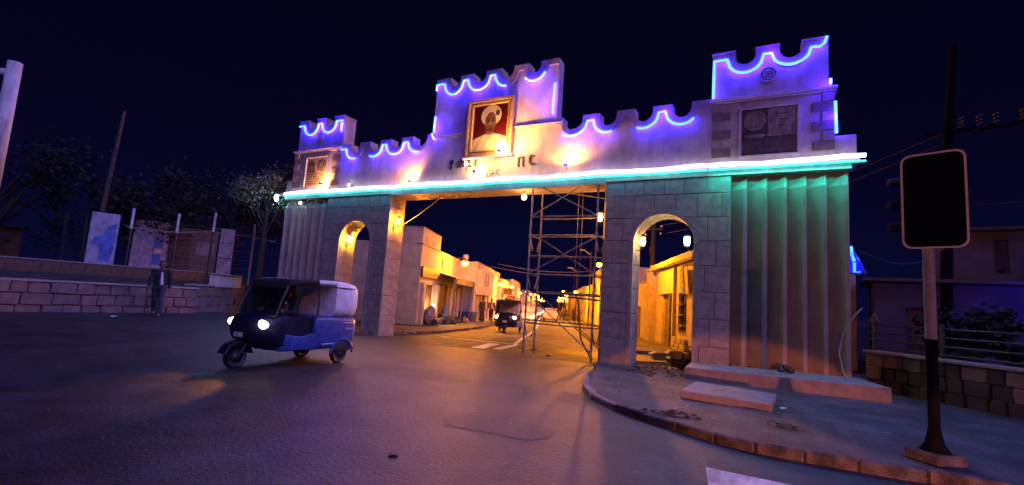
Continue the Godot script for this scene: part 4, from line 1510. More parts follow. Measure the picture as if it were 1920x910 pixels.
func left_houses() -> void:
	var wall := mat(lin(0.52, 0.43, 0.30), 0.85, "plaster", 0.35, 0.5)
	var wall2 := mat(lin(0.46, 0.40, 0.32), 0.85, "plaster", 0.28, 0.5)
	var wall3 := mat(lin(0.58, 0.46, 0.30), 0.85, "plaster", 0.4, 0.5)
	var blue := mat(lin(0.06, 0.08, 0.16), 0.7, "paint", 0.8, 0.2)
	var tin := mat(lin(0.36, 0.30, 0.22), 0.55, "dirt", 1.0, 0.2)
	# first house: tall part and lower part with open shop front
	var h := house("pale corner shop with red letters and a brown signboard, nearest left in the street", 9.1, -4.55, 1, 10.4, 4.30, 5.0, wall, [[1.0, 0.05, 3.3, 2.25], [4.1, 0.05, 6.9, 2.4], [8.0, 0.05, 9.4, 2.2]])
	part("tall_parapet", boxs(Vector3(2.0, 4.9, -1.1), Vector3(4.0, 0.92, 2.2)), wall, h)
	part("tall_parapet_cap", boxs(Vector3(2.0, 5.38, -1.1), Vector3(4.06, 0.05, 2.26), 0.01), M.concrete, h)
	var lt := S()
	for line in [[[0.0, 0.0], [0.0, 0.22], [0.1, 0.1], [0.2, 0.22], [0.2, 0.0]], [[0.3, 0.0], [0.3, 0.22], [0.46, 0.22]], [[0.3, 0.11], [0.42, 0.11]], [[0.3, 0.0], [0.46, 0.0]], [[0.55, 0.0], [0.6, 0.22], [0.7, 0.0]], [[0.95, 0.2], [1.15, 0.2], [1.05, 0.2], [1.05, -0.02]], [[1.25, 0.0], [1.25, 0.2], [1.4, 0.18], [1.4, 0.0]], [[1.5, 0.0], [1.55, 0.2], [1.65, 0.02], [1.75, 0.2]]]:
		var pts: Array = []
		for v in line:
			pts.append(Vector2(0.55 + v[0] * 1.3, 4.62 + v[1] * 1.3))
		stroke(lt, pts, 0.05, -0.01, 0.006)
	part("red_letters", lt, mat(lin(0.40, 0.10, 0.04), 0.7), h)
	var sg := part("signboard", boxs(Vector3(2.15, 3.08, 0.10), Vector3(4.1, 0.55, 0.08), 0.015), mat(lin(0.20, 0.10, 0.06), 0.6, "paint", 0.7), h)
	var sx := S()
	var g := RandomNumberGenerator.new()
	g.seed = 9
	var x := 0.9
	while x < 3.4:
		var w := g.randf_range(0.09, 0.2)
		box(sx, Vector3(x + w * 0.5, 3.02 + g.randf_range(-0.02, 0.02), 0.142), Vector3(w, g.randf_range(0.12, 0.18), 0.012))
		x += w + 0.045
	prism(sx, PackedVector2Array([Vector2(2.0, 3.2), Vector2(2.3, 3.2), Vector2(2.15, 3.31)]), 0.14, 0.148)
	part("sign_text", sx, M.black, sg)
	part("awning", boxs(Vector3(7.2, 3.12, 0.55), Vector3(6.5, 0.04, 1.25), 0.0, Basis(Vector3.RIGHT, 0.22)), tin, h)
	for k in 22:
		part("awning_slat", boxs(Vector3(4.05 + k * 0.3, 2.80, 1.15), Vector3(0.22, 0.34, 0.03), 0.006), tin, h)
	for q in [4.0, 7.1, 10.3]:
		var ap := S()
		rod(ap, Vector3(q, 0.1, 0.9), Vector3(q, 2.9, 1.05), 0.04)
		part("awning_post", ap, M.concrete, h)
	part("hatch_frame", boxs(Vector3(5.4, 3.85, 0.012), Vector3(1.2, 0.62, 0.02)), wall3, h)
	var hf := S()
	for q in [[5.4, 3.52, 1.3, 0.05], [5.4, 4.18, 1.3, 0.05], [4.77, 3.85, 0.05, 0.62], [6.03, 3.85, 0.05, 0.62]]:
		box(hf, Vector3(q[0], q[1], 0.03), Vector3(q[2], q[3], 0.04))
	part("hatch_moulding", hf, M.brown_paint, h)
	for q in [0.6, 3.7, 7.45, 9.9]:
		part("pilaster", boxs(Vector3(q, 1.25, 0.08), Vector3(0.42, 2.5, 0.2), 0.02), wall3, h)
	# goods and lamps in the open shop
	var sh := thing("shop_lamp", "small white bulb hanging in the open front of the corner shop", "lamp", sp(11.6, -4.3, 1.15))
	var st := S(true)
	ball(st, Vector3.ZERO, Vector3.ONE * 0.07, 8)
	part("bulb", st, M.cool, sh)
	omni(sh, Vector3.ZERO, Color(1, 0.75, 0.4), 1.2)
	for q in [[10.4, 0.9, "pale sack standing upright in the left bay of the corner shop"], [10.9, 1.0, "tall pale sack beside the left bay's pillar in the corner shop"], [14.6, 1.1, "pile of bright goods in the middle bay of the corner shop"], [15.5, 0.6, "dark low sack in the middle bay of the corner shop"]]:
		var s2 := S(true)
		lathe(s2, [Vector2(0.0, 0.0), Vector2(0.26, 0.02), Vector2(0.30, q[1] * 0.4), Vector2(0.22, q[1] * 0.85), Vector2(0.1, q[1] * 0.95), Vector2(0.14, q[1])], 9)
		var o := single("goods_sack", s2, M.kerb_white if q[1] > 0.7 else M.brown_paint, q[2], "sack", "goods in the corner shop")
		o.position = sp(q[0], -4.25, 0.13)
	for i in 6:
		var s3 := S()
		jblob(s3, Vector3.ZERO, Vector3(0.35, 0.26, 0.3) * (1.0 + 0.25 * (i % 3)), 300 + i)
		var o2 := single("rubble_heap", s3, M.black if i > 3 else M.earth, ["low earth heap by the corner shop's first pillar", "earth heap in front of the corner shop's first bay", "earth heap before the middle pillar of the corner shop", "broad earth heap before the corner shop's middle bay", "dark bundle before the corner shop's last bay", "dark bundle leaning at the blue skirting of the second house"][i], "heap", "heaps before the corner shop")
		o2.position = sp(10.5 + i * 1.35, -4.0 + 0.15 * (i % 3), 0.2)
	# second house with the jutting upper room
	var h2 := house("two storey house with a jutting upper bay and slim windows, second left in the street", 19.6, -3.3, 1, 15.0, 4.45, 6.0, wall2, [[2.2, 0.6, 2.9, 1.9], [4.0, 0.1, 5.0, 2.1], [6.4, 0.1, 7.4, 2.1], [9.0, 0.1, 10.2, 2.2], [12.0, 0.1, 13.0, 2.2]])
	var bay := S()
	pierced(bay, 0.2, 6.4, 2.35, 4.25, [[1.3, 3.0, 1.75, 3.95], [2.6, 3.0, 3.05, 3.95]], 0.5)
	var bp := part("upper_bay", bay, wall2, h2)
	bp.position = Vector3(0, 0, 0.5)
	for q in [1.525, 2.825]:
		part("window", boxs(Vector3(q, 3.47, 0.2), Vector3(0.44, 0.94, 0.04)), M.black, h2)
	var sk := S()
	box(sk, Vector3(-0.03, 0.55, -1.0), Vector3(0.05, 1.1, 2.4))
	part("painted_skirting", sk, blue, h2)
	var tk := S(true)
	lathe(tk, [Vector2(0.0, 0.0), Vector2(0.2, 0.0), Vector2(0.22, 0.38), Vector2(0.14, 0.45), Vector2(0.0, 0.46)], 10)
	var tank := single("water_tank", tk, M.white_paint, "small pale water tank on the second house's roof", "tank")
	tank.position = sp(20.6, -4.4, 4.6)
	tag(tank, "small pale water tank on the second house's roof", "tank")
	# smaller houses farther down
	var hs := [[34.8, -3.1, 12.0, 4.2, "ochre house with three doors, third left in the street"], [47.2, -3.0, 14.0, 4.9, "tall ochre house, fourth left in the street"], [61.6, -3.0, 18.0, 4.0, "low pale house, fifth left in the street"], [80.0, -3.1, 25.0, 4.8, "long pale house, sixth left in the street"], [106.0, -3.1, 40.0, 4.6, "far long house at the end of the street's left side"]]
	for q in hs:
		var ops: Array = []
		var xx := 1.2
		while xx + 1.0 < q[2]:
			ops.append([xx, 0.1, xx + 1.0, 2.2])
			if q[3] > 4.4:
				ops.append([xx + 0.1, 2.9, xx + 0.9, 3.9])
			xx += 3.1
		house(q[4], q[0], q[1], 1, q[2], q[3], 5.0, wall3 if int(q[0]) % 2 else wall, ops)
	for q in [[37.2, 3.0, "upper square signboard on the third house's front"], [40.0, 2.3, "lower square signboard on the third house's front"]]:
		var t := thing("projecting_sign", q[2], "sign", sp(q[0], -2.6, q[1]), 0.36, "signs on the third house")
		part("board", boxs(Vector3.ZERO, Vector3(1.0, 0.75, 0.06), 0.01), M.brown_paint, t)
		part("arm", boxs(Vector3(-0.6, 0.3, 0), Vector3(0.4, 0.05, 0.05)), M.dark_metal, t)

func right_houses() -> void:
	var wall := mat(lin(0.55, 0.43, 0.26), 0.85, "plaster", 0.4, 0.5)
	var wall2 := mat(lin(0.50, 0.42, 0.32), 0.85, "plaster", 0.3, 0.5)
	var wood := mat(lin(0.42, 0.30, 0.16), 0.75, "dirt", 0.8, 0.4)
	var board := mat(lin(0.60, 0.48, 0.28), 0.75, "plaster", 0.7, 0.3)
	# the shop seen through the right arch (x runs from far to near)
	var h := house("ochre shop with boarded front and long eave, seen through the right side arch", 2.4, 7.5, -1, 7.4, 3.62, 5.0, wall, [[1.6, 0.1, 3.1, 2.45], [4.6, 0.9, 5.8, 2.45]], "flat", wood, "shop")
	part("eave_board", boxs(Vector3(1.9, 3.82, 0.28), Vector3(3.8, 0.24, 0.06), 0.01), board, h)
	part("eave_board", boxs(Vector3(5.7, 3.84, 0.285), Vector3(3.76, 0.25, 0.06), 0.01), wall, h)
	part("eave_soffit", boxs(Vector3(3.7, 3.68, 0.12), Vector3(7.5, 0.04, 0.3)), wood, h)
	part("sheet_panel", boxs(Vector3(2.6, 3.05, 0.06), Vector3(3.2, 1.1, 0.05), 0.01, Basis(Vector3.BACK, 0.01)), board, h)
	for k in 3:
		part("hanging_sheet", boxs(Vector3(5.3 + k * 0.5, 3.0 - 0.02 * k, 0.16 + 0.03 * (k % 2)), Vector3(0.48, 1.05, 0.03), 0.008, Basis(Vector3.BACK, 0.03 * (k - 1)) * Basis(Vector3.RIGHT, 0.08)), [board, wood, wall][k], h)
	part("door_post", boxs(Vector3(4.1, 1.85, 0.07), Vector3(0.16, 3.5, 0.14), 0.01), board, h)
	part("door_post", boxs(Vector3(3.35, 1.3, 0.05), Vector3(0.14, 2.5, 0.1), 0.01), wood, h)
	for k in 3:
		part("shelf", boxs(Vector3(5.2, 1.2 + k * 0.42, 0.02), Vector3(1.1, 0.05, 0.3), 0.006), wood, h)
	for k in 5:
		for r in 3:
			part("brick", boxs(Vector3(4.2 + k * 0.42 + 0.1 * (r % 2), 0.2 + r * 0.21, 0.06 + 0.02 * ((k + r) % 2)), Vector3(0.39, 0.19, 0.16), 0.02), [M.stone_b, wall, M.stone_c][(k + r) % 3], h)
	# square pillar with the wooden pole above it
	var p := thing("gate_pillar", "square ochre masonry pillar beside the shop behind the right arch", "pillar", sp(10.6, 7.55), -1.1)
	part("shaft", boxs(Vector3(0, 1.8, 0), Vector3(0.62, 3.8, 0.62), 0.02), wall, p)
	part("cap", boxs(Vector3(0, 3.74, 0), Vector3(0.74, 0.1, 0.74), 0.015), wall2, p)
	var up := thing("utility_pole", "weathered wooden power pole with white insulators above the ochre pillar", "pole", sp(11.4, 7.6))
	var st := S(true)
	tube(st, [Vector3(0, 0, 0), Vector3(0.02, 3.5, 0), Vector3(0.0, 6.7, 0)], [0.15, 0.13, 0.10], 9)
	part("post", st, M.bark, up)
	st = S()
	box(st, Vector3(0, 6.1, 0), Vector3(1.0, 0.09, 0.1))
	box(st, Vector3(0, 5.2, 0.12), Vector3(0.14, 0.9, 0.08), 0.02)
	box(st, Vector3(-0.12, 4.9, 0.05), Vector3(0.1, 0.5, 0.1), 0.02)
	part("crossarm", st, M.bark, up)
	for q in [[-0.42, 6.2], [0.42, 6.2], [-0.42, 5.75], [0.38, 5.8]]:
		var si := S(true)
		lathe(si, [Vector2(0.0, 0.0), Vector2(0.045, 0.01), Vector2(0.05, 0.07), Vector2(0.03, 0.1), Vector2(0.0, 0.12)], 8, Transform3D(Basis.IDENTITY, Vector3(q[0], q[1], 0)))
		part("insulator", si, M.white_paint, up)
	house("low ochre wall house with dark doorway, behind the pillar past the right arch", 11.5, 7.45, -1, 9.0, 3.35, 5.0, wall2, [[5.8, 0.1, 6.9, 2.0], [2.0, 1.0, 3.2, 2.0]])
	house("pale two storey house on the street's right, behind the right pier", 21.0, 7.2, -1, 12.5, 5.1, 6.0, wall, [[1.5, 0.1, 2.6, 2.2], [5.0, 0.1, 6.1, 2.2], [8.5, 0.1, 9.6, 2.2], [1.6, 3.0, 2.5, 4.1], [5.1, 3.0, 6.0, 4.1], [8.6, 3.0, 9.5, 4.1]])
	var hs := [[34.0, 6.9, 9.0, 5.9, "tall ochre house behind the scaffold's right edge"], [43.5, 6.8, 14.0, 4.9, "ochre house with shutters beyond the tall one behind the scaffold"], [58.0, 6.8, 20.0, 5.4, "long ochre house farther down on the right"], [79.0, 6.6, 30.0, 4.6, "low house far down on the right"], [110.0, 6.2, 45.0, 4.8, "last long house on the street's right side"]]
	for q in hs:
		var ops: Array = []
		var xx := 0.9
		while xx + 1.1 < q[2]:
			ops.append([xx, 0.1, xx + 0.95, 2.3])
			if q[3] > 4.7:
				ops.append([xx + 0.05, 3.0, xx + 0.85, 4.1])
			xx += 2.6
		house(q[4], q[0], q[1], -1, q[2], q[3], 6.0, wall if int(q[0]) % 2 else wall2, ops)
	house("house closing the far end of the street", 175.0, -9.0, 1, 1.0, 5.0, 4.0, wall, [])
	# things lying behind the right arch
	for q in [[5.25, -2.2, 0.42, 0.22, 0.3, 0.5, "open cardboard carton, left one behind the right arch"], [5.6, -2.5, 0.5, 0.18, 0.34, -0.2, "flattened carton in the middle behind the right arch"], [5.75, -1.9, 0.36, 0.16, 0.3, 0.9, "carton tilted on the others behind the right arch"]]:
		var c := thing("cardboard_carton", q[6], "carton", Vector3(q[0], wh(q[0], 0) + 0.02, q[1]), q[5], "cartons behind the right arch")
		var cs := S()
		box(cs, Vector3(0, q[3] * 0.5, 0), Vector3(q[2], q[3], q[4]), 0.006)
		part("box", cs, wood, c)
		part("flap", boxs(Vector3(q[2] * 0.55, q[3] + 0.03, 0), Vector3(q[2] * 0.5, 0.01, q[4]), 0.0, Basis(Vector3.BACK, 0.5)), board, c)
		part("flap", boxs(Vector3(-q[2] * 0.55, q[3] - 0.02, 0), Vector3(q[2] * 0.45, 0.01, q[4]), 0.0, Basis(Vector3.BACK, 0.4)), board, c)
	var bk := thing("bucket", "dented grey green bin behind the right arch", "bin", Vector3(5.95, wh(6, 0), -0.95))
	st = S(true)
	lathe(st, [Vector2(0.0, 0.0), Vector2(0.17, 0.0), Vector2(0.21, 0.38), Vector2(0.225, 0.40), Vector2(0.19, 0.39), Vector2(0.16, 0.06), Vector2(0.0, 0.05)], 14)
	part("drum", st, mat(lin(0.20, 0.20, 0.13), 0.6, "paint", 1.2), bk)
	st = S(true)
	lathe(st, [Vector2(0.215, 0.2), Vector2(0.222, 0.21), Vector2(0.215, 0.22)], 14)
	part("rib", st, M.dark_metal, bk)
	var ob := thing("plastic_crate", "orange plastic tub at the right jamb behind the right arch", "tub", Vector3(6.42, wh(6, 0), -0.98))
	st = S(true)
	lathe(st, [Vector2(0.0, 0.0), Vector2(0.17, 0.0), Vector2(0.2, 0.45), Vector2(0.22, 0.47), Vector2(0.18, 0.46), Vector2(0.15, 0.06), Vector2(0.0, 0.05)], 12)
	part("tub", st, mat(lin(0.65, 0.20, 0.03), 0.5), ob)
	st = S(true)
	tube(st, [Vector3(-0.21, 0.45, 0), Vector3(-0.15, 0.58, 0), Vector3(0, 0.62, 0), Vector3(0.15, 0.58, 0), Vector3(0.21, 0.45, 0)], 0.012, 6)
	part("handle", st, M.dark_metal, ob)
	for i in 3:
		var s2 := S()
		jblob(s2, Vector3.ZERO, Vector3(0.13, 0.15, 0.12) * (1.0 - 0.15 * i), 400 + i)
		var o := single("sack", s2, M.brown_paint if i != 1 else wood, ["brown sack between bin and orange tub behind the right arch", "tan sack behind the grey green bin", "small brown sack by the orange tub's foot"][i], "sack", "sacks behind the right arch")
		o.position = Vector3(6.18 - 0.05 * i, wh(6, 0) + 0.12, -1.15 + 0.3 * (i % 2))
	for i in 5:
		scrap(5.75 + i * 0.06, -0.35 + 0.05 * (i % 3), 0.10, wh(5.8, 0), mat(lin(0.7, 0.55, 0.2), 0.6), ["leftmost", "second from left", "middle", "second from right", "rightmost"][i] + " yellowed plastic scrap in the right arch's threshold", "plastic scraps in the right arch")

func street_lamps() -> void:
	# [s, t, height above the road, energy, label]
	var L := [[30.4, -2.7, 3.45, 26.0, "sodium street lamp on the second house, nearest lamp on the left"],
		[40.5, -2.5, 3.65, 26.0, "sodium street lamp on the third house, second lamp on the left"],
		[59.5, -2.9, 3.6, 26.0, "sodium street lamp third on the left side of the street"],
		[34.6, 4.6, 3.3, 26.0, "bigger sodium street lamp nearest on the right"],
		[49.6, 4.5, 3.6, 26.0, "sodium street lamp second on the right"],
		[80.0, 4.1, 5.0, 18.0, "high sodium street lamp far down on the right"],
		[94.6, -2.1, 3.2, 22.0, "sodium street lamp fourth on the left"],
		[114.0, -1.6, 3.3, 22.0, "sodium street lamp fifth on the left"],
		[134.0, -1.4, 2.9, 22.0, "sodium street lamp sixth on the left"],
		[150.0, -1.0, 3.0, 18.0, "far sodium lamp left of the vanishing point"],
		[124.0, 4.1, 4.0, 20.0, "high sodium lamp far right near the vanishing point"],
		[144.0, 3.9, 3.2, 18.0, "low sodium lamp far right near the vanishing point"],
		[44.3, -2.8, 3.1, 6.0, "small lamp beside the signboards on the third house"],
		[15.0, -3.35, 3.9, 16.0, "sodium lamp at the corner shop awning for an unseen source lighting the near street"],  # this and the next two: unseen sources, placed to light the near street
		[6.6, 5.6, 4.5, 13.0, "unseen sodium lamp behind the right pier, placed to light the shop front"],
		[21.0, 5.6, 4.9, 22.0, "unseen sodium lamp farther back behind the right pier, placed to light the street"]]
	var i := 0
	for q in L:
		var at := sp(q[0], q[1], q[2])
		var t := thing("street_lamp", q[4], "street lamp", at, 0.0, "sodium lamps along the street")
		var st := S(true)
		ball(st, Vector3.ZERO, Vector3(0.20, 0.17, 0.20) if q[3] > 10 else Vector3(0.12, 0.12, 0.12), 10)
		part("globe", st, M.sodium, t)
		var s2 := S()
		var side: float = -1.0 if q[1] < 1.5 else 1.0
		var w: Vector3 = SN * side * 0.75
		tube(s2, [Vector3(0, 0.17, 0), Vector3(0, 0.3, 0), w * 0.5 + Vector3(0, 0.35, 0), w + Vector3(0, 0.1, 0)], 0.025, 6)
		lathe(s2, [Vector2(0.0, 0.24), Vector2(0.1, 0.2), Vector2(0.22, 0.13), Vector2(0.2, 0.12), Vector2(0.0, 0.14)], 10)
		part("bracket", s2, M.dark_metal, t)
		omni(t, Vector3.ZERO, SOD, q[3] * 1.6, 0.12)
		i += 1
	# the lamps too far away to light anything here
	for k in 22:
		var s := 66.0 + k * 5.2
		var at2 := sp(s, (-2.5 if k % 3 == 0 else 3.9) + rng.randf_range(-0.3, 1.2), rng.randf_range(3.0, 4.4))
		var t2 := thing("street_lamp", "distant amber lamp near the vanishing point, number %s counted from the gate" % ["one", "two", "three", "four", "five", "six", "seven", "eight", "nine", "ten", "eleven", "twelve", "thirteen", "fourteen", "fifteen", "sixteen", "seventeen", "eighteen", "nineteen", "twenty", "twenty one", "twenty two"][k], "street lamp", at2, 0.0, "distant lamps at the end of the street")
		var s3 := S(true)
		ball(s3, Vector3.ZERO, Vector3.ONE * rng.randf_range(0.16, 0.34), 8)
		part("globe", s3, M.sodium_far, t2)
		s3 = S()
		tube(s3, [Vector3(0, -0.1, 0), Vector3(0, -at2.y - 1.5, 0)], 0.07, 5)
		part("post", s3, M.dark_metal, t2)
	# the lamp behind the camera that throws the traffic light's shadow on the flutes
	var at := Vector3(13.6, 0.15, 17.6)
	var t := thing("street_lamp", "tall street lamp on the near pavement behind the viewer", "street lamp", at, 0.0)
	var st := S(true)
	tube(st, [Vector3(0.6, 0, 0), Vector3(0.6, 4.6, 0), Vector3(0.5, 5.2, 0), Vector3(0.1, 5.45, 0)], 0.06, 8)
	part("post", st, M.dark_metal, t)
	st = S(true)
	ball(st, Vector3(0, 5.3, 0), Vector3(0.18, 0.14, 0.18), 10)
	part("globe", st, M.sodium, t)
	omni(t, Vector3(0, 5.3, 0), Color(1.0, 0.55, 0.36), 11.0, 0.15)

# ---------------------------------------------------------------- vehicles; forward is +z, left is +x
func make_bajaj() -> Node3D:
	var blue := mat(lin(0.040, 0.085, 0.38), 0.35, "paint", 1.3, 0.05, false)
	var shaded_blue := mat(lin(0.012, 0.014, 0.040), 0.35, "paint", 1.3, 0.05, false)  # the body blue with the shade of the front put into it
	var canvas := mat(lin(0.84, 0.82, 0.86), 0.7, "plaster", 0.9, 0.35, false)
	var hood := mat(lin(0.018, 0.016, 0.022), 0.75, "dirt", 1.2, 0.3, false)
	var t := thing("auto_rickshaw", "blue three wheeled auto rickshaw with white canvas hood turning before the gate", "auto rickshaw", Vector3.ZERO, 0.0, "auto rickshaws")
	var st := S(true)
	loft(st, [rring(Vector3(0, 0.68, -0.40), 1.10, 0.46, 0.1), rring(Vector3(0, 0.67, -0.36), 1.24, 0.58, 0.12), rring(Vector3(0, 0.66, -0.26), 1.30, 0.66, 0.10), rring(Vector3(0, 0.66, 0.45), 1.30, 0.68, 0.10), rring(Vector3(0, 0.66, 0.78), 1.29, 0.66, 0.08)])
	var bd := part("rear_body", st, blue, t)
	for q in [[-0.15, 0.86, 0.30], [-0.18, 0.74, 0.22], [0.35, 0.43, 0.42]]:
		for s in [-1.0, 1.0]:
			part("stripe", boxs(Vector3(s * 0.652, q[1], q[0]), Vector3(0.012, 0.025, q[2]), 0.004), M.white_metal, bd)
	for s in [-1.0, 1.0]:      # dark wheel arches over the rear wheels
		var ar := S(true)
		var pts: Array = []
		for k in 9:
			var a := PI * k / 8
			pts.append(Vector3(s * 0.655, 0.22 + sin(a) * 0.30, cos(a) * 0.30))
		tube(ar, pts, 0.028, 6)
		part("wheel_arch", ar, blue, bd)
		part("wheel_well", boxs(Vector3(s * 0.60, 0.36, 0.0), Vector3(0.125, 0.20, 0.50), 0.03), M.black, bd)
	st = S(true)
	loft(st, [rring(Vector3(0, 0.40, 0.70), 1.26, 0.10, 0.03), rring(Vector3(0, 0.36, 1.0), 1.2, 0.08, 0.03), rring(Vector3(0, 0.37, 1.45), 1.1, 0.10, 0.03)])
	part("floor_pan", st, blue, t)
	for s in [-1.0, 1.0]:
		st = S(true)
		loft(st, [rring(Vector3(s * 0.61, 0.50, 0.74), 0.07, 0.36, 0.03), rring(Vector3(s * 0.60, 0.47, 1.05), 0.06, 0.26, 0.03), rring(Vector3(s * 0.56, 0.49, 1.42), 0.06, 0.32, 0.03)])
		part("side_sill", st, blue, t)
		var dr := S()
		prism(dr, PackedVector2Array([Vector2(-1.40, 0.40), Vector2(-0.72, 0.40), Vector2(-0.72, 1.0), Vector2(-1.02, 0.98), Vector2(-1.42, 1.0)]), -0.015, 0.015, Transform3D(Basis(Vector3.UP, PI * 0.5 - s * 0.045), Vector3(s * 0.595, 0, 0)), 0.006)
		part("door", dr, shaded_blue, t)
	st = S(true)
	loft(st, [rring(Vector3(0, 0.72, 1.34), 1.16, 0.66, 0.12), rring(Vector3(0, 0.73, 1.52), 1.13, 0.66, 0.2), rring(Vector3(0, 0.74, 1.72), 1.02, 0.60, 0.26), rring(Vector3(0, 0.74, 1.88), 0.84, 0.50, 0.24), rring(Vector3(0, 0.74, 1.97), 0.56, 0.36, 0.17)])
	part("front_cowl", st, shaded_blue, t)
	# canvas hood: closed rear, open sides, dark front part
	st = S(true)
	loft(st, [rring(Vector3(0, 1.33, -0.40), 1.12, 0.62, 0.2), rring(Vector3(0, 1.34, -0.35), 1.26, 0.72, 0.22), rring(Vector3(0, 1.355, -0.12), 1.31, 0.76, 0.2), rring(Vector3(0, 1.36, 0.30), 1.32, 0.77, 0.18)], true, true)
	var cv := part("canvas_hood", st, canvas, t)
	st = S(true)
	loft(st, [rring(Vector3(0, 1.69, 0.28), 1.31, 0.10, 0.05), rring(Vector3(0, 1.695, 0.55), 1.31, 0.10, 0.05), rring(Vector3(0, 1.69, 0.80), 1.30, 0.10, 0.05)])
	part("hood_top", st, canvas, cv)
	for s in [-1.0, 1.0]:
		st = S()
		tube(st, [Vector3(s * 0.662, 1.60, -0.22), Vector3(s * 0.668, 1.615, 0.3), Vector3(s * 0.664, 1.62, 0.85)], 0.012, 5)
		part("hood_seam", st, M.black, cv)
		st = S()
		tube(st, [Vector3(s * 0.662, 1.0, -0.34), Vector3(s * 0.668, 1.0, 0.3)], 0.012, 5)
		part("hood_seam", st, M.black, cv)
	st = S(true)
	loft(st, [rring(Vector3(0, 1.69, 0.78), 1.31, 0.11, 0.05), rring(Vector3(0, 1.68, 1.1), 1.26, 0.11, 0.05), rring(Vector3(0, 1.63, 1.38), 1.16, 0.12, 0.05), rring(Vector3(0, 1.56, 1.47), 1.08, 0.06, 0.03)])
	part("front_roof", st, hood, t)
	for s in [-1.0, 1.0]:
		st = S(true)
		tube(st, [Vector3(s * 0.57, 1.0, 1.66), Vector3(s * 0.56, 1.3, 1.56), Vector3(s * 0.53, 1.6, 1.42)], 0.022, 7)
		part("frame_tube", st, M.dark_metal, t)
		st = S(true)
		tube(st, [Vector3(s * 0.63, 0.95, 0.72), Vector3(s * 0.63, 1.65, 0.72)], 0.02, 7)
		part("frame_tube", st, M.dark_metal, t)
	st = S(true)
	tube(st, [Vector3(-0.57, 1.0, 1.66), Vector3(0, 1.02, 1.74), Vector3(0.57, 1.0, 1.66)], 0.02, 7)
	part("frame_tube", st, M.dark_metal, t)
	var gl := StandardMaterial3D.new()
	gl.albedo_color = Color(0.08, 0.09, 0.12, 0.28)
	gl.transparency = BaseMaterial3D.TRANSPARENCY_ALPHA
	gl.roughness = 0.05
	st = S()
	quad(st, Vector3(-0.56, 1.02, 1.67), Vector3(0.56, 1.02, 1.67), Vector3(0.52, 1.58, 1.44), Vector3(-0.52, 1.58, 1.44), Vector3(0, 0.4, 1))
	part("windscreen", st, gl, t)
	part("added_dark_sheet", boxs(Vector3(-0.63, 1.33, 0.80), Vector3(0.02, 0.66, 1.08), 0.008), hood, t)  # dark sheet added across the far side to keep the cabin dark
	part("wiper", boxs(Vector3(0.1, 1.17, 1.63), Vector3(0.5, 0.015, 0.015), 0.0, Basis(Vector3.BACK, 0.35)), M.black, t)
	st = S()
	box(st, Vector3(0, 0.72, 0.15), Vector3(1.1, 0.14, 0.5), 0.04)
	box(st, Vector3(0, 1.05, -0.12), Vector3(1.1, 0.55, 0.12), 0.04)
	part("rear_seat", st, M.black, t)
	part("driver_seat", boxs(Vector3(0, 0.66, 0.95), Vector3(0.5, 0.12, 0.36), 0.04), M.black, t)
	st = S(true)
	tube(st, [Vector3(-0.33, 1.03, 1.30), Vector3(-0.12, 1.06, 1.38), Vector3(0.12, 1.06, 1.38), Vector3(0.33, 1.03, 1.30)], 0.018, 7)
	tube(st, [Vector3(0, 1.05, 1.38), Vector3(0, 0.5, 1.6)], 0.03, 7)
	part("handlebar", st, M.dark_metal, t)
	for q in [[0.56, 0.0], [-0.56, 0.0], [0.0, 1.98]]:
		var wx := Transform3D(Basis(Vector3.BACK, PI * 0.5), Vector3(q[0], 0.215, q[1]))
		var w := S(true)
		lathe(w, [Vector2(0.12, -0.05), Vector2(0.19, -0.055), Vector2(0.215, -0.03), Vector2(0.215, 0.03), Vector2(0.19, 0.055), Vector2(0.12, 0.05)], 20, wx)
		var wn := part("wheel", w, M.black, t)
		var rm := S(true)
		lathe(rm, [Vector2(0.0, -0.058), Vector2(0.11, -0.052), Vector2(0.125, -0.057), Vector2(0.125, 0.057), Vector2(0.11, 0.052), Vector2(0.0, 0.058)], 16, wx)
		part("rim", rm, M.dark_metal, wn)
	st = S(true)
	var mg: Array = []
	for k in 8:
		var a := lerpf(0.25, PI - 0.2, k / 7.0)
		mg.append(rring(Vector3(0, 0, 0), 0.24, 0.035, 0.014))
		var bs := Basis(Vector3.RIGHT, -(a - PI * 0.5))
		for i in mg[k].size():
			mg[k][i] = Vector3(0, 0.215, 1.98) + Vector3(0, sin(a), cos(a)) * 0.275 + Vector3(mg[k][i].x, sin(a) * mg[k][i].y, cos(a) * mg[k][i].y)
	loft(st, mg)
	part("front_mudguard", st, shaded_blue, t)
	for s in [-0.09, 0.09]:
		st = S()
		tube(st, [Vector3(s, 0.215, 1.98), Vector3(s, 0.5, 1.82)], 0.022, 6)
		part("fork", st, M.dark_metal, t)
	for s in [-1.0, 1.0]:
		var hl := S(true)
		ball(hl, Vector3(s * 0.37, 0.83, 1.80), Vector3(0.215, 0.088, 0.08), 12)
		part("headlight", hl, M.head, t)
		var rg := S(true)
		var rp: Array = []
		for k in 17:
			var a := TAU * k / 16
			rp.append(Vector3(s * 0.37 + cos(a) * 0.22, 0.83 + sin(a) * 0.093, 1.80 - absf(cos(a)) * 0.02))
		tube(rg, rp, 0.014, 6, false)
		part("headlight_rim", rg, M.black, t)
		omni(t, Vector3(s * 0.37, 0.83, 1.84), Color(1.0, 0.70, 0.38), 0.10, 0.03)
		spot(t, Vector3(s * 0.37, 0.83, 1.92), Vector3(0.42 + s * 0.06, -0.48, 1.0), Color(1.0, 0.62, 0.36), 1.3, 17.0, 0.7, 0.04)
		part("tail_light", boxs(Vector3(s * 0.5, 0.72, -0.40), Vector3(0.12, 0.16, 0.04), 0.01), mat(Color(0.5, 0.03, 0.03), 0.3), t)
		var mi := S()
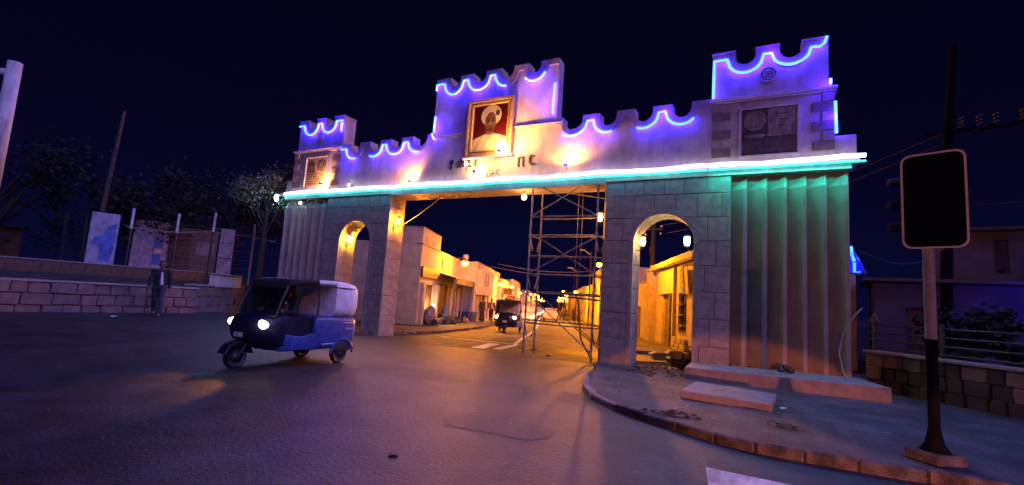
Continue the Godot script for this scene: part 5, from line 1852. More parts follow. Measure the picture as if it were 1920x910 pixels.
		tube(mi, [Vector3(s * 0.57, 1.1, 1.6), Vector3(s * 0.72, 1.16, 1.62)], 0.01, 5)
		box(mi, Vector3(s * 0.76, 1.18, 1.61), Vector3(0.1, 0.13, 0.03), 0.012)
		part("mirror", mi, M.black, t)
	part("number_plate", boxs(Vector3(0, 0.62, 1.975), Vector3(0.24, 0.09, 0.012), 0.004), M.white_metal, t)
	st = S(true)
	tube(st, [Vector3(-0.58, 0.30, -0.42), Vector3(0, 0.30, -0.46), Vector3(0.58, 0.30, -0.42)], 0.025, 7)
	part("rear_bumper", st, M.dark_metal, t)
	return t

func make_car(label: String, col: Color) -> Node3D:
	var m := mat(col, 0.3, "paint", 0.8, 0.0, false)
	var t := thing("car", label, "car", Vector3.ZERO, 0.0, "traffic in the street")
	var st := S(true)
	loft(st, [rring(Vector3(0, 0.58, -1.95), 1.35, 0.42, 0.15), rring(Vector3(0, 0.62, -1.85), 1.58, 0.62, 0.18), rring(Vector3(0, 0.64, -0.9), 1.66, 0.70, 0.16), rring(Vector3(0, 0.62, 0.8), 1.66, 0.66, 0.16), rring(Vector3(0, 0.57, 1.75), 1.56, 0.54, 0.2), rring(Vector3(0, 0.53, 1.95), 1.3, 0.38, 0.15)])
	var bd := part("body", st, m, t)
	st = S(true)
	loft(st, [rring(Vector3(0, 1.02, -1.8), 1.35, 0.3, 0.12), rring(Vector3(0, 1.2, -1.5), 1.38, 0.62, 0.2), rring(Vector3(0, 1.25, -0.6), 1.40, 0.66, 0.2), rring(Vector3(0, 1.22, 0.1), 1.38, 0.62, 0.2), rring(Vector3(0, 1.0, 0.85), 1.36, 0.18, 0.08)])
	part("cabin", st, m, bd)
	st = S()
	quad(st, Vector3(-0.62, 0.98, 0.86), Vector3(0.62, 0.98, 0.86), Vector3(0.56, 1.46, 0.2), Vector3(-0.56, 1.46, 0.2), Vector3(0, 0.6, 1))
	part("windscreen", st, M.black, t)
	part("rear_window", boxs(Vector3(0, 1.28, -1.66), Vector3(1.05, 0.32, 0.05), 0.0, Basis(Vector3.RIGHT, 0.5)), M.black, t)
	for s in [-1.0, 1.0]:
		part("side_window", boxs(Vector3(s * 0.695, 1.27, -0.65), Vector3(0.03, 0.3, 1.5), 0.01), M.black, t)
		for z in [-1.25, 1.25]:
			var w := S(true)
			lathe(w, [Vector2(0.0, -0.09), Vector2(0.2, -0.09), Vector2(0.3, -0.07), Vector2(0.3, 0.07), Vector2(0.2, 0.09), Vector2(0.0, 0.09)], 16, Transform3D(Basis(Vector3.BACK, PI * 0.5), Vector3(s * 0.76, 0.3, z)))
			part("wheel", w, M.black, t)
		var hl := S(true)
		ball(hl, Vector3(s * 0.58, 0.66, 1.86), Vector3(0.17, 0.12, 0.1), 10)
		part("headlight", hl, M.head, t)
		omni(t, Vector3(s * 0.58, 0.60, 2.2), Color(1.0, 0.78, 0.5), 0.6, 0.06)
		var tl := S(true)
		ball(tl, Vector3(s * 0.62, 0.78, -1.90), Vector3(0.13, 0.10, 0.06), 10)
		part("tail_light", tl, M.red, t)
		omni(t, Vector3(s * 0.62, 0.75, -2.15), Color(1.0, 0.06, 0.03), 0.35, 0.05)
	part("number_plate", boxs(Vector3(0, 0.5, 1.965), Vector3(0.45, 0.11, 0.01)), M.white_metal, t)
	part("bumper", boxs(Vector3(0, 0.36, 1.93), Vector3(1.4, 0.16, 0.12), 0.03), M.dark_metal, t)
	return t

func vehicles(b: Node3D) -> void:
	var toward := atan2(-SD.x, -SD.z)
	var away := atan2(SD.x, SD.z)
	dup(b, sp(11.8, 0.05), toward - 0.06, "dark auto rickshaw with both headlights lit, coming up the street through the gate", "auto rickshaws")
	dup(b, Vector3(13.7, 0.0, 19.4), PI + 0.33, "unseen auto rickshaw behind the viewer, placed to light the flutes", "auto rickshaws")  # out of view, carries the light that falls on the flutes
	var lowbeam := thing("unseen_low_beam", "unseen low beam bar behind the viewer, placed to light the foot of the flutes", "lamp", Vector3(13.05, 0.62, 17.30))  # out of view, placed to throw the low orange band on the gate
	part("lens", boxs(Vector3.ZERO, Vector3(0.5, 0.09, 0.06), 0.01, Basis(Vector3.UP, 0.33)), M.head, lowbeam)
	spot(lowbeam, Vector3(-0.03, 0, -0.1), Vector3(-0.33, -0.25, -1.0), Color(1.0, 0.54, 0.26), 55.0, 15.2, 0.12, 0.06)
	var c := make_car("white car coming up the street behind the dark auto rickshaw", lin(0.6, 0.57, 0.52))
	c.position = sp(33.0, -0.05)
	c.rotation.y = toward
	var L := [[40.5, -0.35, toward, "second oncoming car in the street's queue"], [48.0, -0.4, toward, "third oncoming car in the street's queue"], [57.0, -0.45, toward, "fourth oncoming car in the street's queue"], [70.0, -0.4, toward, "fifth oncoming car, far down the street"], [88.0, -0.3, toward, "farthest oncoming car in the street"], [44.5, 2.1, away, "car driving away with red tail lights in the right lane"], [75.0, 2.3, away, "farther car driving away in the right lane"]]
	for q in L:
		dup(c, sp(q[0], q[1]), q[2], q[3], "traffic in the street")

# ---------------------------------------------------------------- right edge
func traffic_light() -> void:
	var y0 := wh(9.9, 5.7)
	var t := thing("traffic_light", "traffic light seen from behind, big black backboard on a white and black banded pole", "traffic light", Vector3(9.80, y0, 5.95), 0.12)
	part("footing", boxs(Vector3(0, 0.055, 0), Vector3(0.40, 0.13, 0.40), 0.02, Basis(Vector3.UP, 0.55)), M.kerb_grey, t)
	var st := S(true)
	lathe(st, [Vector2(0.0, 0.10), Vector2(0.16, 0.11), Vector2(0.14, 0.13), Vector2(0.09, 0.2), Vector2(0.066, 0.32), Vector2(0.062, 0.35), Vector2(0.0, 0.37)], 20)
	part("flared_base", st, M.matte_black, t)
	for q in [[0.33, 1.36, true], [1.36, 2.45, false]]:
		st = S(true)
		lathe(st, [Vector2(0.0, q[0]), Vector2(0.056, q[0]), Vector2(0.056, q[1]), Vector2(0.0, q[1])], 20)
		part("pole_band", st, M.matte_black if q[2] else M.white_paint, t)
	# backboard with a pale border, tilted a little with the pole's head
	var ob := PackedVector2Array()
	var ib := PackedVector2Array()
	for k in 4:
		for i in 6:
			var a := PI * 0.5 * (k + i / 5.0)
			var sx := 1.0 if k in [0, 3] else -1.0
			var sy := 1.0 if k < 2 else -1.0
			ob.append(Vector2(sx * (0.30 - 0.10) + cos(a) * 0.10, sy * (0.575 - 0.10) + sin(a) * 0.10))
			ib.append(Vector2(sx * (0.277 - 0.085) + cos(a) * 0.085, sy * (0.552 - 0.085) + sin(a) * 0.085))
	var head := Transform3D(Basis(Vector3.UP, -0.50), Vector3(0.03, 2.98, 0.10))
	st = S()
	prism(st, ob, -0.02, 0.0, head)
	var bm := mat(lin(0.005, 0.005, 0.008), 0.95)
	bm.metallic_specular = 0.1
	part("backboard", st, bm, t)
	st = S()
	var n := ob.size()
	for i in n:
		var a := ob[i]
		var b := ob[(i + 1) % n]
		var c := ib[(i + 1) % n]
		var d := ib[i]
		quad(st, head * Vector3(a.x, a.y, 0.006), head * Vector3(b.x, b.y, 0.006), head * Vector3(c.x, c.y, 0.006), head * Vector3(d.x, d.y, 0.006), head.basis.z)
	part("pale_border", st, mat(lin(0.62, 0.48, 0.36), 0.7), t)
	st = S()
	box(st, head * Vector3(0, 0, -0.14), Vector3(0.28, 0.9, 0.2), 0.03, head.basis)
	part("signal_housing", st, M.black, t)
	for k in 3:
		var vs := S(true)
		var at := head * Vector3(-0.05, 0.29 - 0.29 * k, -0.22)
		var bs := head.basis * Basis(Vector3.UP, 1.5)
		var pts: Array = []
		for i in 9:
			var a := PI * i / 8
			pts.append(Vector3(cos(a) * 0.10, sin(a) * 0.10, 0))
		for i in 8:
			quad(vs, at + bs * pts[i], at + bs * pts[i + 1], at + bs * (pts[i + 1] + Vector3(0, -0.02, -0.42)), at + bs * (pts[i] + Vector3(0, -0.02, -0.42)), bs * pts[i])
		part("visor", vs, M.kerb_grey, t)

func fence_right() -> void:
	var A := Vector3(10.15, 0, -0.85)
	var dir := Vector3(1.7, 0, 1.95).normalized()
	var ang := atan2(-dir.z, dir.x)
	var t := thing("fence_wall", "rough stone wall topped by a dark iron railing right of the gate", "wall", A, ang)
	var y0 := 0.1
	var y1 := 0.98
	part("mortar_core", boxs(Vector3(4.5, 0.45, -0.2), Vector3(9.0, 0.95, 0.3)), M.matte_black, t)
	var ms := [M.dark_stone, M.dark_stone, M.dark_stone, M.quoin]
	var rows := [[0.08, 0.36], [0.37, 0.64], [0.65, 0.92]]
	for r in 3:
		var x := 0.02
		while x < 8.9:
			var w := rng.randf_range(0.22, 0.46)
			var poly := PackedVector2Array()
			var ya: float = rows[r][0]
			var yb: float = rows[r][1]
			for q in [[x, ya], [x + w * 0.5, ya - 0.01], [x + w - 0.02, ya], [x + w - 0.015, (ya + yb) * 0.5], [x + w - 0.02, yb], [x + w * 0.5, yb + 0.008], [x, yb], [x - 0.005, (ya + yb) * 0.5]]:
				poly.append(Vector2(q[0] + rng.randf_range(-0.012, 0.012), q[1] + rng.randf_range(-0.018, 0.018)))
			var st := S()
			prism(st, poly, -0.1, rng.randf_range(-0.035, 0.02), Transform3D.IDENTITY, 0.02)
			part("stone", st, ms[rng.randi() % 4], t)
			x += w
	part("wall_cap", boxs(Vector3(4.5, 0.965, -0.18), Vector3(9.05, 0.07, 0.46), 0.015), M.concrete, t)
	for k in 7:
		var ps := S()
		box(ps, Vector3(0.1 + k * 1.45, 1.33, -0.18), Vector3(0.07, 0.68, 0.07), 0.008)
		if k % 3 == 0:
			prism(ps, PackedVector2Array([Vector2(-0.12, 1.66), Vector2(0.12, 1.66), Vector2(0.0, 1.86)]), -0.2, -0.16, Transform3D(Basis.IDENTITY, Vector3(0.1 + k * 1.45, 0, 0)))
		part("railing_post", ps, M.dark_metal, t)
	for k in 4:
		var rs := S(true)
		tube(rs, [Vector3(0, 1.07 + k * 0.175, -0.18), Vector3(9.0, 1.07 + k * 0.175, -0.18)], 0.022, 7)
		part("rail", rs, M.dark_metal, t)
	var cs := S(true)
	tube(cs, [Vector3(9.98, 1.95, 0.2), Vector3(9.82, 1.75, 0.25), Vector3(9.62, 1.35, 0.12), Vector3(9.55, 0.9, 0.1), Vector3(9.62, 0.5, 0.15), Vector3(9.72, 0.36, 0.2)], 0.014, 6)
	single("cable", cs, M.trim, "looped cable hanging down the last flute at the gate's right end", "cable")
	# houses beyond the fence, faintly lit blue
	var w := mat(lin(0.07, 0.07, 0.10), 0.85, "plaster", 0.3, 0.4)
	var h := thing("house", "low whitewashed house behind the railing on the right", "house", Vector3(11.2, 0.2, -6.2), -0.1)
	var st2 := S()
	pierced(st2, 0.0, 5.6, -0.3, 2.75, [[0.8, 0.1, 1.6, 2.0], [2.3, 0.9, 3.2, 1.9], [4.1, 0.9, 4.9, 1.9]])
	box(st2, Vector3(2.8, 1.2, -2.6), Vector3(5.6, 3.0, 0.2))
	box(st2, Vector3(0.1, 1.2, -1.4), Vector3(0.2, 3.0, 2.3))
	box(st2, Vector3(5.5, 1.2, -1.4), Vector3(0.2, 3.0, 2.3))
	var wl := part("wall", st2, w, h)
	part("roof", boxs(Vector3(2.8, 2.83, -1.25), Vector3(6.2, 0.12, 3.3), 0.02), M.dark_metal, h)
	part("door", boxs(Vector3(1.2, 1.05, -0.18), Vector3(0.8, 1.9, 0.05)), M.brown_paint, h)
	for x in [2.75, 4.5]:
		part("window", boxs(Vector3(x, 1.4, -0.18), Vector3(0.9, 1.0, 0.04)), M.black, h)
	var h2 := thing("house", "taller pale house standing farther back on the right", "house", Vector3(13.6, 0.2, -10.3), -0.15)
	st2 = S()
	pierced(st2, 0.0, 4.2, -0.3, 5.0, [[1.75, 3.5, 2.15, 4.7], [0.5, 1.0, 1.3, 2.2], [2.6, 1.0, 3.4, 2.2]])
	box(st2, Vector3(2.1, 2.3, -3.0), Vector3(4.2, 5.2, 0.2))
	box(st2, Vector3(0.1, 2.3, -1.6), Vector3(0.2, 5.2, 2.7))
	box(st2, Vector3(4.1, 2.3, -1.6), Vector3(0.2, 5.2, 2.7))
	part("wall", st2, w, h2)
	part("roof", boxs(Vector3(2.1, 5.08, -1.5), Vector3(4.7, 0.12, 3.6), 0.02), M.dark_metal, h2)
	for q in [[1.95, 4.1, 0.4, 1.2], [0.9, 1.6, 0.8, 1.2], [3.0, 1.6, 0.8, 1.2]]:
		part("window", boxs(Vector3(q[0], q[1], -0.18), Vector3(q[2], q[3], 0.04)), M.black, h2)
	# an unseen blue lamp, out of view, placed to light those walls
	var yl := thing("unseen_blue_lamp", "unseen little blue lamp on the right, placed to light the house walls", "lamp", Vector3(15.2, 2.9, -4.2))
	var sb := S(true)
	ball(sb, Vector3.ZERO, Vector3.ONE * 0.03, 8)
	part("bulb", sb, M.tube_blue, yl)
	part("bracket", boxs(Vector3(0, 0.1, 0), Vector3(0.05, 0.16, 0.05)), M.dark_metal, yl)
	omni(yl, Vector3.ZERO, Color(0.16, 0.14, 1.0), 1.4, 0.03)

# ---------------------------------------------------------------- left edge
func left_side() -> void:
	# raised ground behind the retaining wall
	var poly := PackedVector2Array([Vector2(-10.2, 20), Vector2(-10.1, 2.9), Vector2(-13.6, -1.2), Vector2(-15.5, -4.0), Vector2(-55, -8), Vector2(-55, 20)])
	var ty := func(x: float) -> float: return 1.16 + clampf((-x - 10.0) * 0.065, 0.0, 0.45)
	var st := S()
	var cells := [[-10.0, -12.5], [-12.5, -15.5], [-15.5, -17.5], [-17.5, -55.0]]
	for c in cells:
		for pc in Geometry2D.intersect_polygons(poly, rect2(c[1], -12, c[0], 22)):
			var idx := Geometry2D.triangulate_polygon(pc)
			for k in range(0, idx.size(), 3):
				var p: Array[Vector3] = []
				for j in 3:
					var v := pc[idx[k + j]]
					p.append(Vector3(v.x, ty.call(v.x), v.y))
				tri(st, p[0], p[1], p[2], Vector3.UP)
	struct("terrace_ground", st, M.earth)
	var ms := [M.quoin, M.quoin_b, M.quoin_b]
	# [from, to, foot, top, label]
	var runs := [[Vector3(-10.1, 0, 20.0), Vector3(-9.9, 0, 3.0), 0.25, 1.22, "long retaining wall of squared stone along the left road edge"], [Vector3(-9.9, 0, 3.0), Vector3(-13.4, 0, -1.1), 0.2, 1.34, "retaining wall of squared stone receding behind the auto rickshaw"]]
	for q in runs:
		var a: Vector3 = q[0]
		var b: Vector3 = q[1]
		var d := (b - a).normalized()
		var len := (b - a).length()
		var t := thing("retaining_wall", q[4], "wall", a, atan2(-d.z, d.x), "retaining walls on the left")
		part("core", boxs(Vector3(len * 0.5, (q[2] + q[3]) * 0.5 - 0.15, -0.25), Vector3(len, q[3] - q[2] + 0.3, 0.3)), M.mortar, t)
		var rows := 3
		var rh: float = (q[3] - q[2]) / rows
		for r in rows:
			var x := 0.0
			while x < len - 0.05:
				var w := minf(rng.randf_range(0.36, 0.70), len - x)
				if len - x - w < 0.15:
					w = len - x
				var s1 := S()
				var ya: float = q[2] + r * rh
				var jp := PackedVector2Array()
				for jq in [[0.014, 0.014], [w * 0.5, 0.010], [w - 0.014, 0.014], [w - 0.012, rh * 0.5], [w - 0.014, rh - 0.014], [w * 0.5, rh - 0.012], [0.014, rh - 0.014], [0.012, rh * 0.5]]:
					jp.append(Vector2(x + jq[0] + rng.randf_range(-0.016, 0.016), ya + jq[1] + rng.randf_range(-0.02, 0.02)))
				prism(s1, jp, -0.12, rng.randf_range(-0.035, 0.02), Transform3D.IDENTITY, 0.022)
				part("stone_block", s1, ms[rng.randi() % 3], t)
				x += w
		part("wall_cap", boxs(Vector3(len * 0.5, q[3] + 0.03, -0.22), Vector3(len + 0.1, 0.07, 0.46), 0.015), M.concrete, t)
	var wb := thing("parapet_wall", "pale rendered upper wall stepping up behind the rickshaw's roof", "wall", Vector3(-10.9, 1.36, 1.75), atan2(0.76, -0.65))
	part("render", boxs(Vector3(1.5, 0.2, -0.15), Vector3(3.0, 0.5, 0.3), 0.02), M.plaster, wb)
	part("cap", boxs(Vector3(1.5, 0.47, -0.15), Vector3(3.1, 0.06, 0.4), 0.012), M.concrete, wb)
	var ub := thing("garden_wall", "low brown garden wall on the terrace below the signs", "wall", Vector3(-14.8, 1.36, 8.0), PI * 0.5)
	part("render", boxs(Vector3(4.0, 0.25, -0.1), Vector3(8.0, 0.56, 0.2), 0.015), M.brown_paint, ub)
	part("cap", boxs(Vector3(4.0, 0.55, -0.1), Vector3(8.1, 0.05, 0.28), 0.01), M.concrete, ub)
	# signs
	var lilac := mat(lin(0.40, 0.38, 0.44), 0.6, "paint", 0.7, 0.05)
	var bluep := mat(lin(0.10, 0.16, 0.50), 0.6, "paint", 0.9, 0.05)
	var a1 := thing("sign_pillar", "white square sign pillar painted with a blue cloud, left on the terrace", "sign", Vector3(-15.3, 1.48, 3.86), 1.12)
	a1.scale = Vector3.ONE * 1.18
	part("shaft", boxs(Vector3(0, 1.1, 0), Vector3(0.74, 1.98, 0.4), 0.015), lilac, a1)
	part("foot", boxs(Vector3(0, 0.05, 0), Vector3(0.80, 0.24, 0.46), 0.01), M.concrete, a1)
	var bp := S()
	prism(bp, PackedVector2Array([Vector2(-0.02, 0.5), Vector2(0.24, 0.45), Vector2(0.33, 0.9), Vector2(0.30, 1.4), Vector2(0.32, 1.75), Vector2(0.1, 1.66), Vector2(0.02, 1.35), Vector2(-0.22, 1.25), Vector2(-0.26, 1.0), Vector2(-0.06, 0.95)]), 0.19, 0.204)
	part("blue_painting", bp, bluep, a1)
	var tx := S()
	for i in 6:
		box(tx, Vector3(-0.26 + i * 0.085, 0.27, 0.203), Vector3(0.055, 0.07, 0.01))
	part("lettering", tx, M.letter, a1)
	var a2 := thing("billboard", "pinkish billboard with a standing figure in blue, behind the walking person", "sign", Vector3(-17.94, 1.66, 0.93), 1.1)
	a2.scale = Vector3.ONE * 1.18
	part("panel", boxs(Vector3(0, 1.2, 0), Vector3(1.16, 1.9, 0.12), 0.01), mat(lin(0.50, 0.36, 0.38), 0.6, "paint", 0.8, 0.05), a2)
	var fg := S()
	prism(fg, PackedVector2Array([Vector2(0.12, 0.4), Vector2(0.38, 0.4), Vector2(0.42, 1.0), Vector2(0.46, 1.45), Vector2(0.3, 1.6), Vector2(0.14, 1.45), Vector2(0.1, 1.0)]), 0.05, 0.068)
	part("painted_figure", fg, bluep, a2)
	fg = S()
	box(fg, Vector3(0.28, 0.95, 0.066), Vector3(0.26, 0.2, 0.012))
	part("painted_patch", fg, mat(lin(0.65, 0.36, 0.22), 0.7), a2)
	fg = S(true)
	lathe(fg, [Vector2(0.0, 0.0), Vector2(0.1, 0.0), Vector2(0.1, 0.012), Vector2(0.0, 0.014)], 14, Transform3D(Basis(Vector3.RIGHT, PI * 0.5), Vector3(0.3, 1.74, 0.058)))
	part("painted_head", fg, M.skin, a2)
	for s in [-0.45, 0.45]:
		part("leg", boxs(Vector3(s, 0.15, -0.05), Vector3(0.08, 0.6, 0.08)), M.dark_metal, a2)
	var a3 := thing("arrow_sign", "narrow white sign board with a blue arrow and dark lettering", "sign", Vector3(-14.37, 1.82, -0.55), 0.98)
	a3.scale = Vector3.ONE * 1.18
	part("panel", boxs(Vector3(0, 0.93, 0), Vector3(0.50, 1.86, 0.10), 0.01), lilac, a3)
	var ar := S()
	stroke(ar, [Vector2(-0.14, 1.28), Vector2(0.18, 1.28)], 0.03, 0.045, 0.058)
	prism(ar, PackedVector2Array([Vector2(-0.21, 1.28), Vector2(-0.1, 1.36), Vector2(-0.1, 1.20)]), 0.045, 0.058)
	part("arrow", ar, bluep, a3)
	tx = S()
	for i in 5:
		box(tx, Vector3(-0.16 + i * 0.08, 0.68, 0.055), Vector3(0.055, 0.075, 0.01))
	for i in 3:
		box(tx, Vector3(-0.07 + i * 0.07, 0.56, 0.055), Vector3(0.05, 0.035, 0.01))
	part("lettering", tx, M.letter, a3)
	var kx := thing("kiosk", "brown metal kiosk standing behind the fence posts", "kiosk", Vector3(-19.02, 1.62, -1.57), 1.05)
	kx.scale = Vector3.ONE * 1.18
	part("wall", boxs(Vector3(0, 1.1, 0), Vector3(1.9, 2.2, 1.4), 0.02), mat(lin(0.20, 0.12, 0.09), 0.6, "paint", 0.9, 0.1), kx)
	part("roof", boxs(Vector3(0, 2.26, 0), Vector3(2.1, 0.08, 1.6), 0.02), M.dark_metal, kx)
	part("door", boxs(Vector3(-0.4, 0.95, 0.71), Vector3(0.75, 1.85, 0.04), 0.01), M.brown_paint, kx)
	part("hatch", boxs(Vector3(0.5, 1.3, 0.71), Vector3(0.7, 0.6, 0.04), 0.01), M.concrete, kx)
	# fence: white capped posts and rails of wire
	var posts := [[-16.07, 2.63, 4.43, "first"], [-15.37, 1.17, 4.46, "second"], [-14.7, -0.04, 4.7, "third"]]
	for q in posts:
		var po := thing("fence_post", "white topped fence post, %s from the sign pillar" % q[3], "post", Vector3(q[0], 1.4, q[1]), 0.0, "fence posts on the terrace")
		var s3 := S(true)
		tube(s3, [Vector3(0, 0, 0), Vector3(0, q[2] - 1.4 - 0.88, 0)], 0.055, 8)
		part("lower_post", s3, M.dark_metal, po)
		s3 = S(true)
		tube(s3, [Vector3(0, q[2] - 1.4 - 0.88, 0), Vector3(0, q[2] - 1.4, 0)], 0.06, 8)
		part("white_top", s3, M.white_paint, po)
	var lp := thing("fence_post", "grey slanting end post of the terrace fence beside the gate", "post", Vector3(-13.8, 1.42, -1.47), 0.0, "fence posts on the terrace")
	var s4 := S(true)
	tube(s4, [Vector3(0, 0, 0), Vector3(-0.02, 3.0, 0.02)], 0.05, 8)
	part("pole", s4, M.steel, lp)
	s4 = S(true)
	tube(s4, [Vector3(0.1, 2.0, 0), Vector3(0.0, 2.9, 0)], 0.02, 6)
	part("brace", s4, M.steel, lp)
	s4 = S(true)
	tube(s4, [Vector3(-16.14, 3.59, 2.75), Vector3(-15.37, 3.6, 1.17), Vector3(-14.7, 3.81, -0.04), Vector3(-13.98, 3.78, -1.27), Vector3(-13.14, 3.64, -2.17)], 0.022, 6)
	single("fence_rail", s4, M.steel, "pale rail running through the terrace fence posts", "rail")
	for i in 3:
		s4 = S()
		var yy := 3.0 - i * 0.4
		tube(s4, [Vector3(-16.1, yy, 2.66), Vector3(-15.37, yy - 0.03, 1.18), Vector3(-14.7, yy, -0.03), Vector3(-13.82, yy, -1.45)], 0.008, 4)
		single("fence_wire", s4, M.steel, ["top", "middle", "bottom"][i] + " wire of the terrace fence", "wire", "terrace fence wires")
	# left edge: banded pole with an arm
	var pp := thing("signal_pole", "thick white and black banded pole with a side arm at the left picture edge", "pole", Vector3(-1.64, 0.0, 10.73))
	for q in [[0.0, 1.0, true], [1.0, 2.38, false], [2.38, 2.72, true], [2.72, 4.56, false]]:
		var s5 := S(true)
		lathe(s5, [Vector2(0.0, q[0]), Vector2(0.092, q[0]), Vector2(0.085, q[1]), Vector2(0.0, q[1])], 18)
		part("band", s5, M.black if q[2] else M.white_paint, pp)
	var s6 := S(true)
	tube(s6, [Vector3(0.0, 4.40, 0.0), Vector3(-0.9, 4.42, 0.65), Vector3(-2.2, 4.6, 1.6)], 0.055, 8)
	part("arm", s6, M.white_paint, pp)
	var lean := S(true)
	tube(lean, [Vector3(-17.58, 1.48, 3.19), Vector3(-17.56, 5.08, 3.11), Vector3(-17.51, 8.86, 2.97)], [0.11, 0.10, 0.07], 8)
	single("leaning_pole", lean, M.pole_wood, "bare leaning wooden pole behind the blue painted sign pillar", "pole")
	for q in [[-18.98, 3.83, "leftmost thin grey post behind the sign pillar"], [-18.85, 3.17, "thin grey post just left of the sign pillar"]]:
		s6 = S(true)
		tube(s6, [Vector3(q[0] + 0.25, 1.5, q[1]), Vector3(q[0], 4.1, q[1])], 0.07, 7)
		single("thin_post", s6, M.bark, q[2], "post", "thin posts left of the sign pillar")
	# dim house and grass at the far left
	var hm := mat(lin(0.16, 0.085, 0.06), 0.9, "plaster", 0.4, 0.4)
	var hh := thing("house", "dim red brown house at the far left behind the terrace", "house", Vector3(-26.22, 1.48, 9.95), PI * 0.5)
	part("wall", boxs(Vector3(3.5, 0.95, -1.5), Vector3(7.0, 2.3, 3.0)), hm, hh)
	part("roof", boxs(Vector3(3.5, 2.15, -1.5), Vector3(7.4, 0.1, 3.4), 0.01), M.dark_metal, hh)
	for x in [1.4, 3.4, 5.4]:
		var wi := part("window", boxs(Vector3(x, 1.0, 0.01), Vector3(0.8, 0.9, 0.04)), M.black, hh)
		part("frame", boxs(Vector3(x, 1.0, 0.025), Vector3(0.05, 0.9, 0.04)), M.brown_paint, wi)
	var gr := S()
	for i in 1500:
		var x := rng.randf_range(-18.0, -15.4)
		var z := rng.randf_range(4.4, 7.2)
		var a := rng.randf() * TAU
		var hgt := rng.randf_range(0.08, 0.24)
		var p := Vector3(x, 1.5, z)
		var s := Vector3(cos(a), 0, sin(a)) * 0.02
		tri(gr, p - s, p + s, p + Vector3(cos(a * 3.0) * 0.06, hgt, sin(a * 2.0) * 0.06), Vector3(1, 0.2, 0.3))
	var go := single("grass", gr, M.leaf, "tuft of short grass on the terrace left of the sign pillar", "grass")
	go.set_meta("kind", "stuff")
	for q in [[-15.2, 6.6, 0.12, "white plastic scrap on the terrace edge at the far left"], [-12.4, 4.6, 0.09, "pale scrap on the terrace above the wall"], [-11.9, 3.4, 0.1, "crumpled pale scrap on the terrace behind the walking person"]]:
		scrap(q[0], q[1], q[2], ty.call(q[0]), M.white_paint, q[3], "")

# ---------------------------------------------------------------- poles, wires
func poles_and_wires() -> void:
	var pp := thing("power_pole", "tall dark power pole with crossarms and insulators above the traffic light", "pole", Vector3(12.9, 0.2, -6.1))
	var st := S(true)
	tube(st, [Vector3(0, 0, 0), Vector3(0.25, 7.0, 0.03), Vector3(0.5, 10.4, 0.06)], [0.17, 0.14, 0.10], 9)
	part("post", st, M.matte_black, pp)
	st = S()
	box(st, Vector3(0.95, 7.6, 0.1), Vector3(2.6, 0.10, 0.10), 0.01, Basis(Vector3.UP, -0.25))
	part("crossarm", st, M.matte_black, pp)
	var i := 0
	for q in [0.55, 0.95, 1.30, 1.85]:
		var si := S(true)
		for k in 3:
			lathe(si, [Vector2(0.02, 0.02 + k * 0.12), Vector2(0.085, 0.05 + k * 0.12), Vector2(0.05, 0.10 + k * 0.12), Vector2(0.02, 0.12 + k * 0.12)], 10, Transform3D(Basis.IDENTITY, Vector3(q, 7.62, 0.1 + q * 0.22)))
		part("insulator", si, M.dark_metal, pp)
		i += 1
	# wires from that pole behind the gate to the poles along the street
	var ends := [[Vector3(13.5, 7.9, -5.8), Vector3(3.0, 6.1, -13.2), "upper power wire behind the gate's right end"], [Vector3(14.0, 7.8, -5.7), Vector3(3.4, 5.7, -13.2), "lower power wire behind the gate's right end"], [Vector3(13.2, 5.4, -6.1), Vector3(24.0, 6.8, -3.0), "wire running off to the right behind the traffic light"], [Vector3(13.2, 4.3, -6.1), Vector3(10.2, 3.4, -1.5), "thin wire from the power pole down to the blue lantern"]]
	for q in ends:
		var s := S()
		var pts: Array = []
		for k in 11:
			var u := k / 10.0
			pts.append(q[0].lerp(q[1], u) - Vector3(0, 0.5 * sin(PI * u), 0))
		tube(s, pts, 0.012, 5)
		single("wire", s, M.wire, q[2], "wire", "overhead wires")
	# slack wires across the street and two bare masts on the right
	for q in [[31.0, 5.4, "upper slack wire across the street"], [26.0, 4.7, "lower slack wire across the street"]]:
		var s := S()
		var pts: Array = []
		for k in 11:
			var u := k / 10.0
			var p := sp(q[0], lerpf(-3.2, 7.0, u), q[1] - 0.45 * sin(PI * u))
			pts.append(p)
		tube(s, pts, 0.02, 5)
		single("wire", s, M.steel, q[2], "wire", "wires across the street")
	for q in [[27.0, 5.4, 6.6, "taller thin mast on the right pavement seen through the scaffold"], [34.0, 4.6, 5.6, "shorter thin mast on the right pavement seen through the scaffold"]]:
		var t := thing("mast", q[3], "mast", sp(q[0], q[1]), 0.0, "masts on the right pavement")
		var s := S(true)
		tube(s, [Vector3.ZERO, Vector3(0, q[2], 0)], 0.06, 7)
		part("post", s, M.bark, t)
		s = S(true)
		tube(s, [Vector3(0, q[2] - 0.3, 0), -SN * 0.6 + Vector3(0, q[2] + 0.1, 0)], 0.035, 6)
		box(s, -SN * 0.75 + Vector3(0, q[2] + 0.12, 0), Vector3(0.5, 0.1, 0.2), 0.03)
		part("lamp_arm", s, M.steel, t)

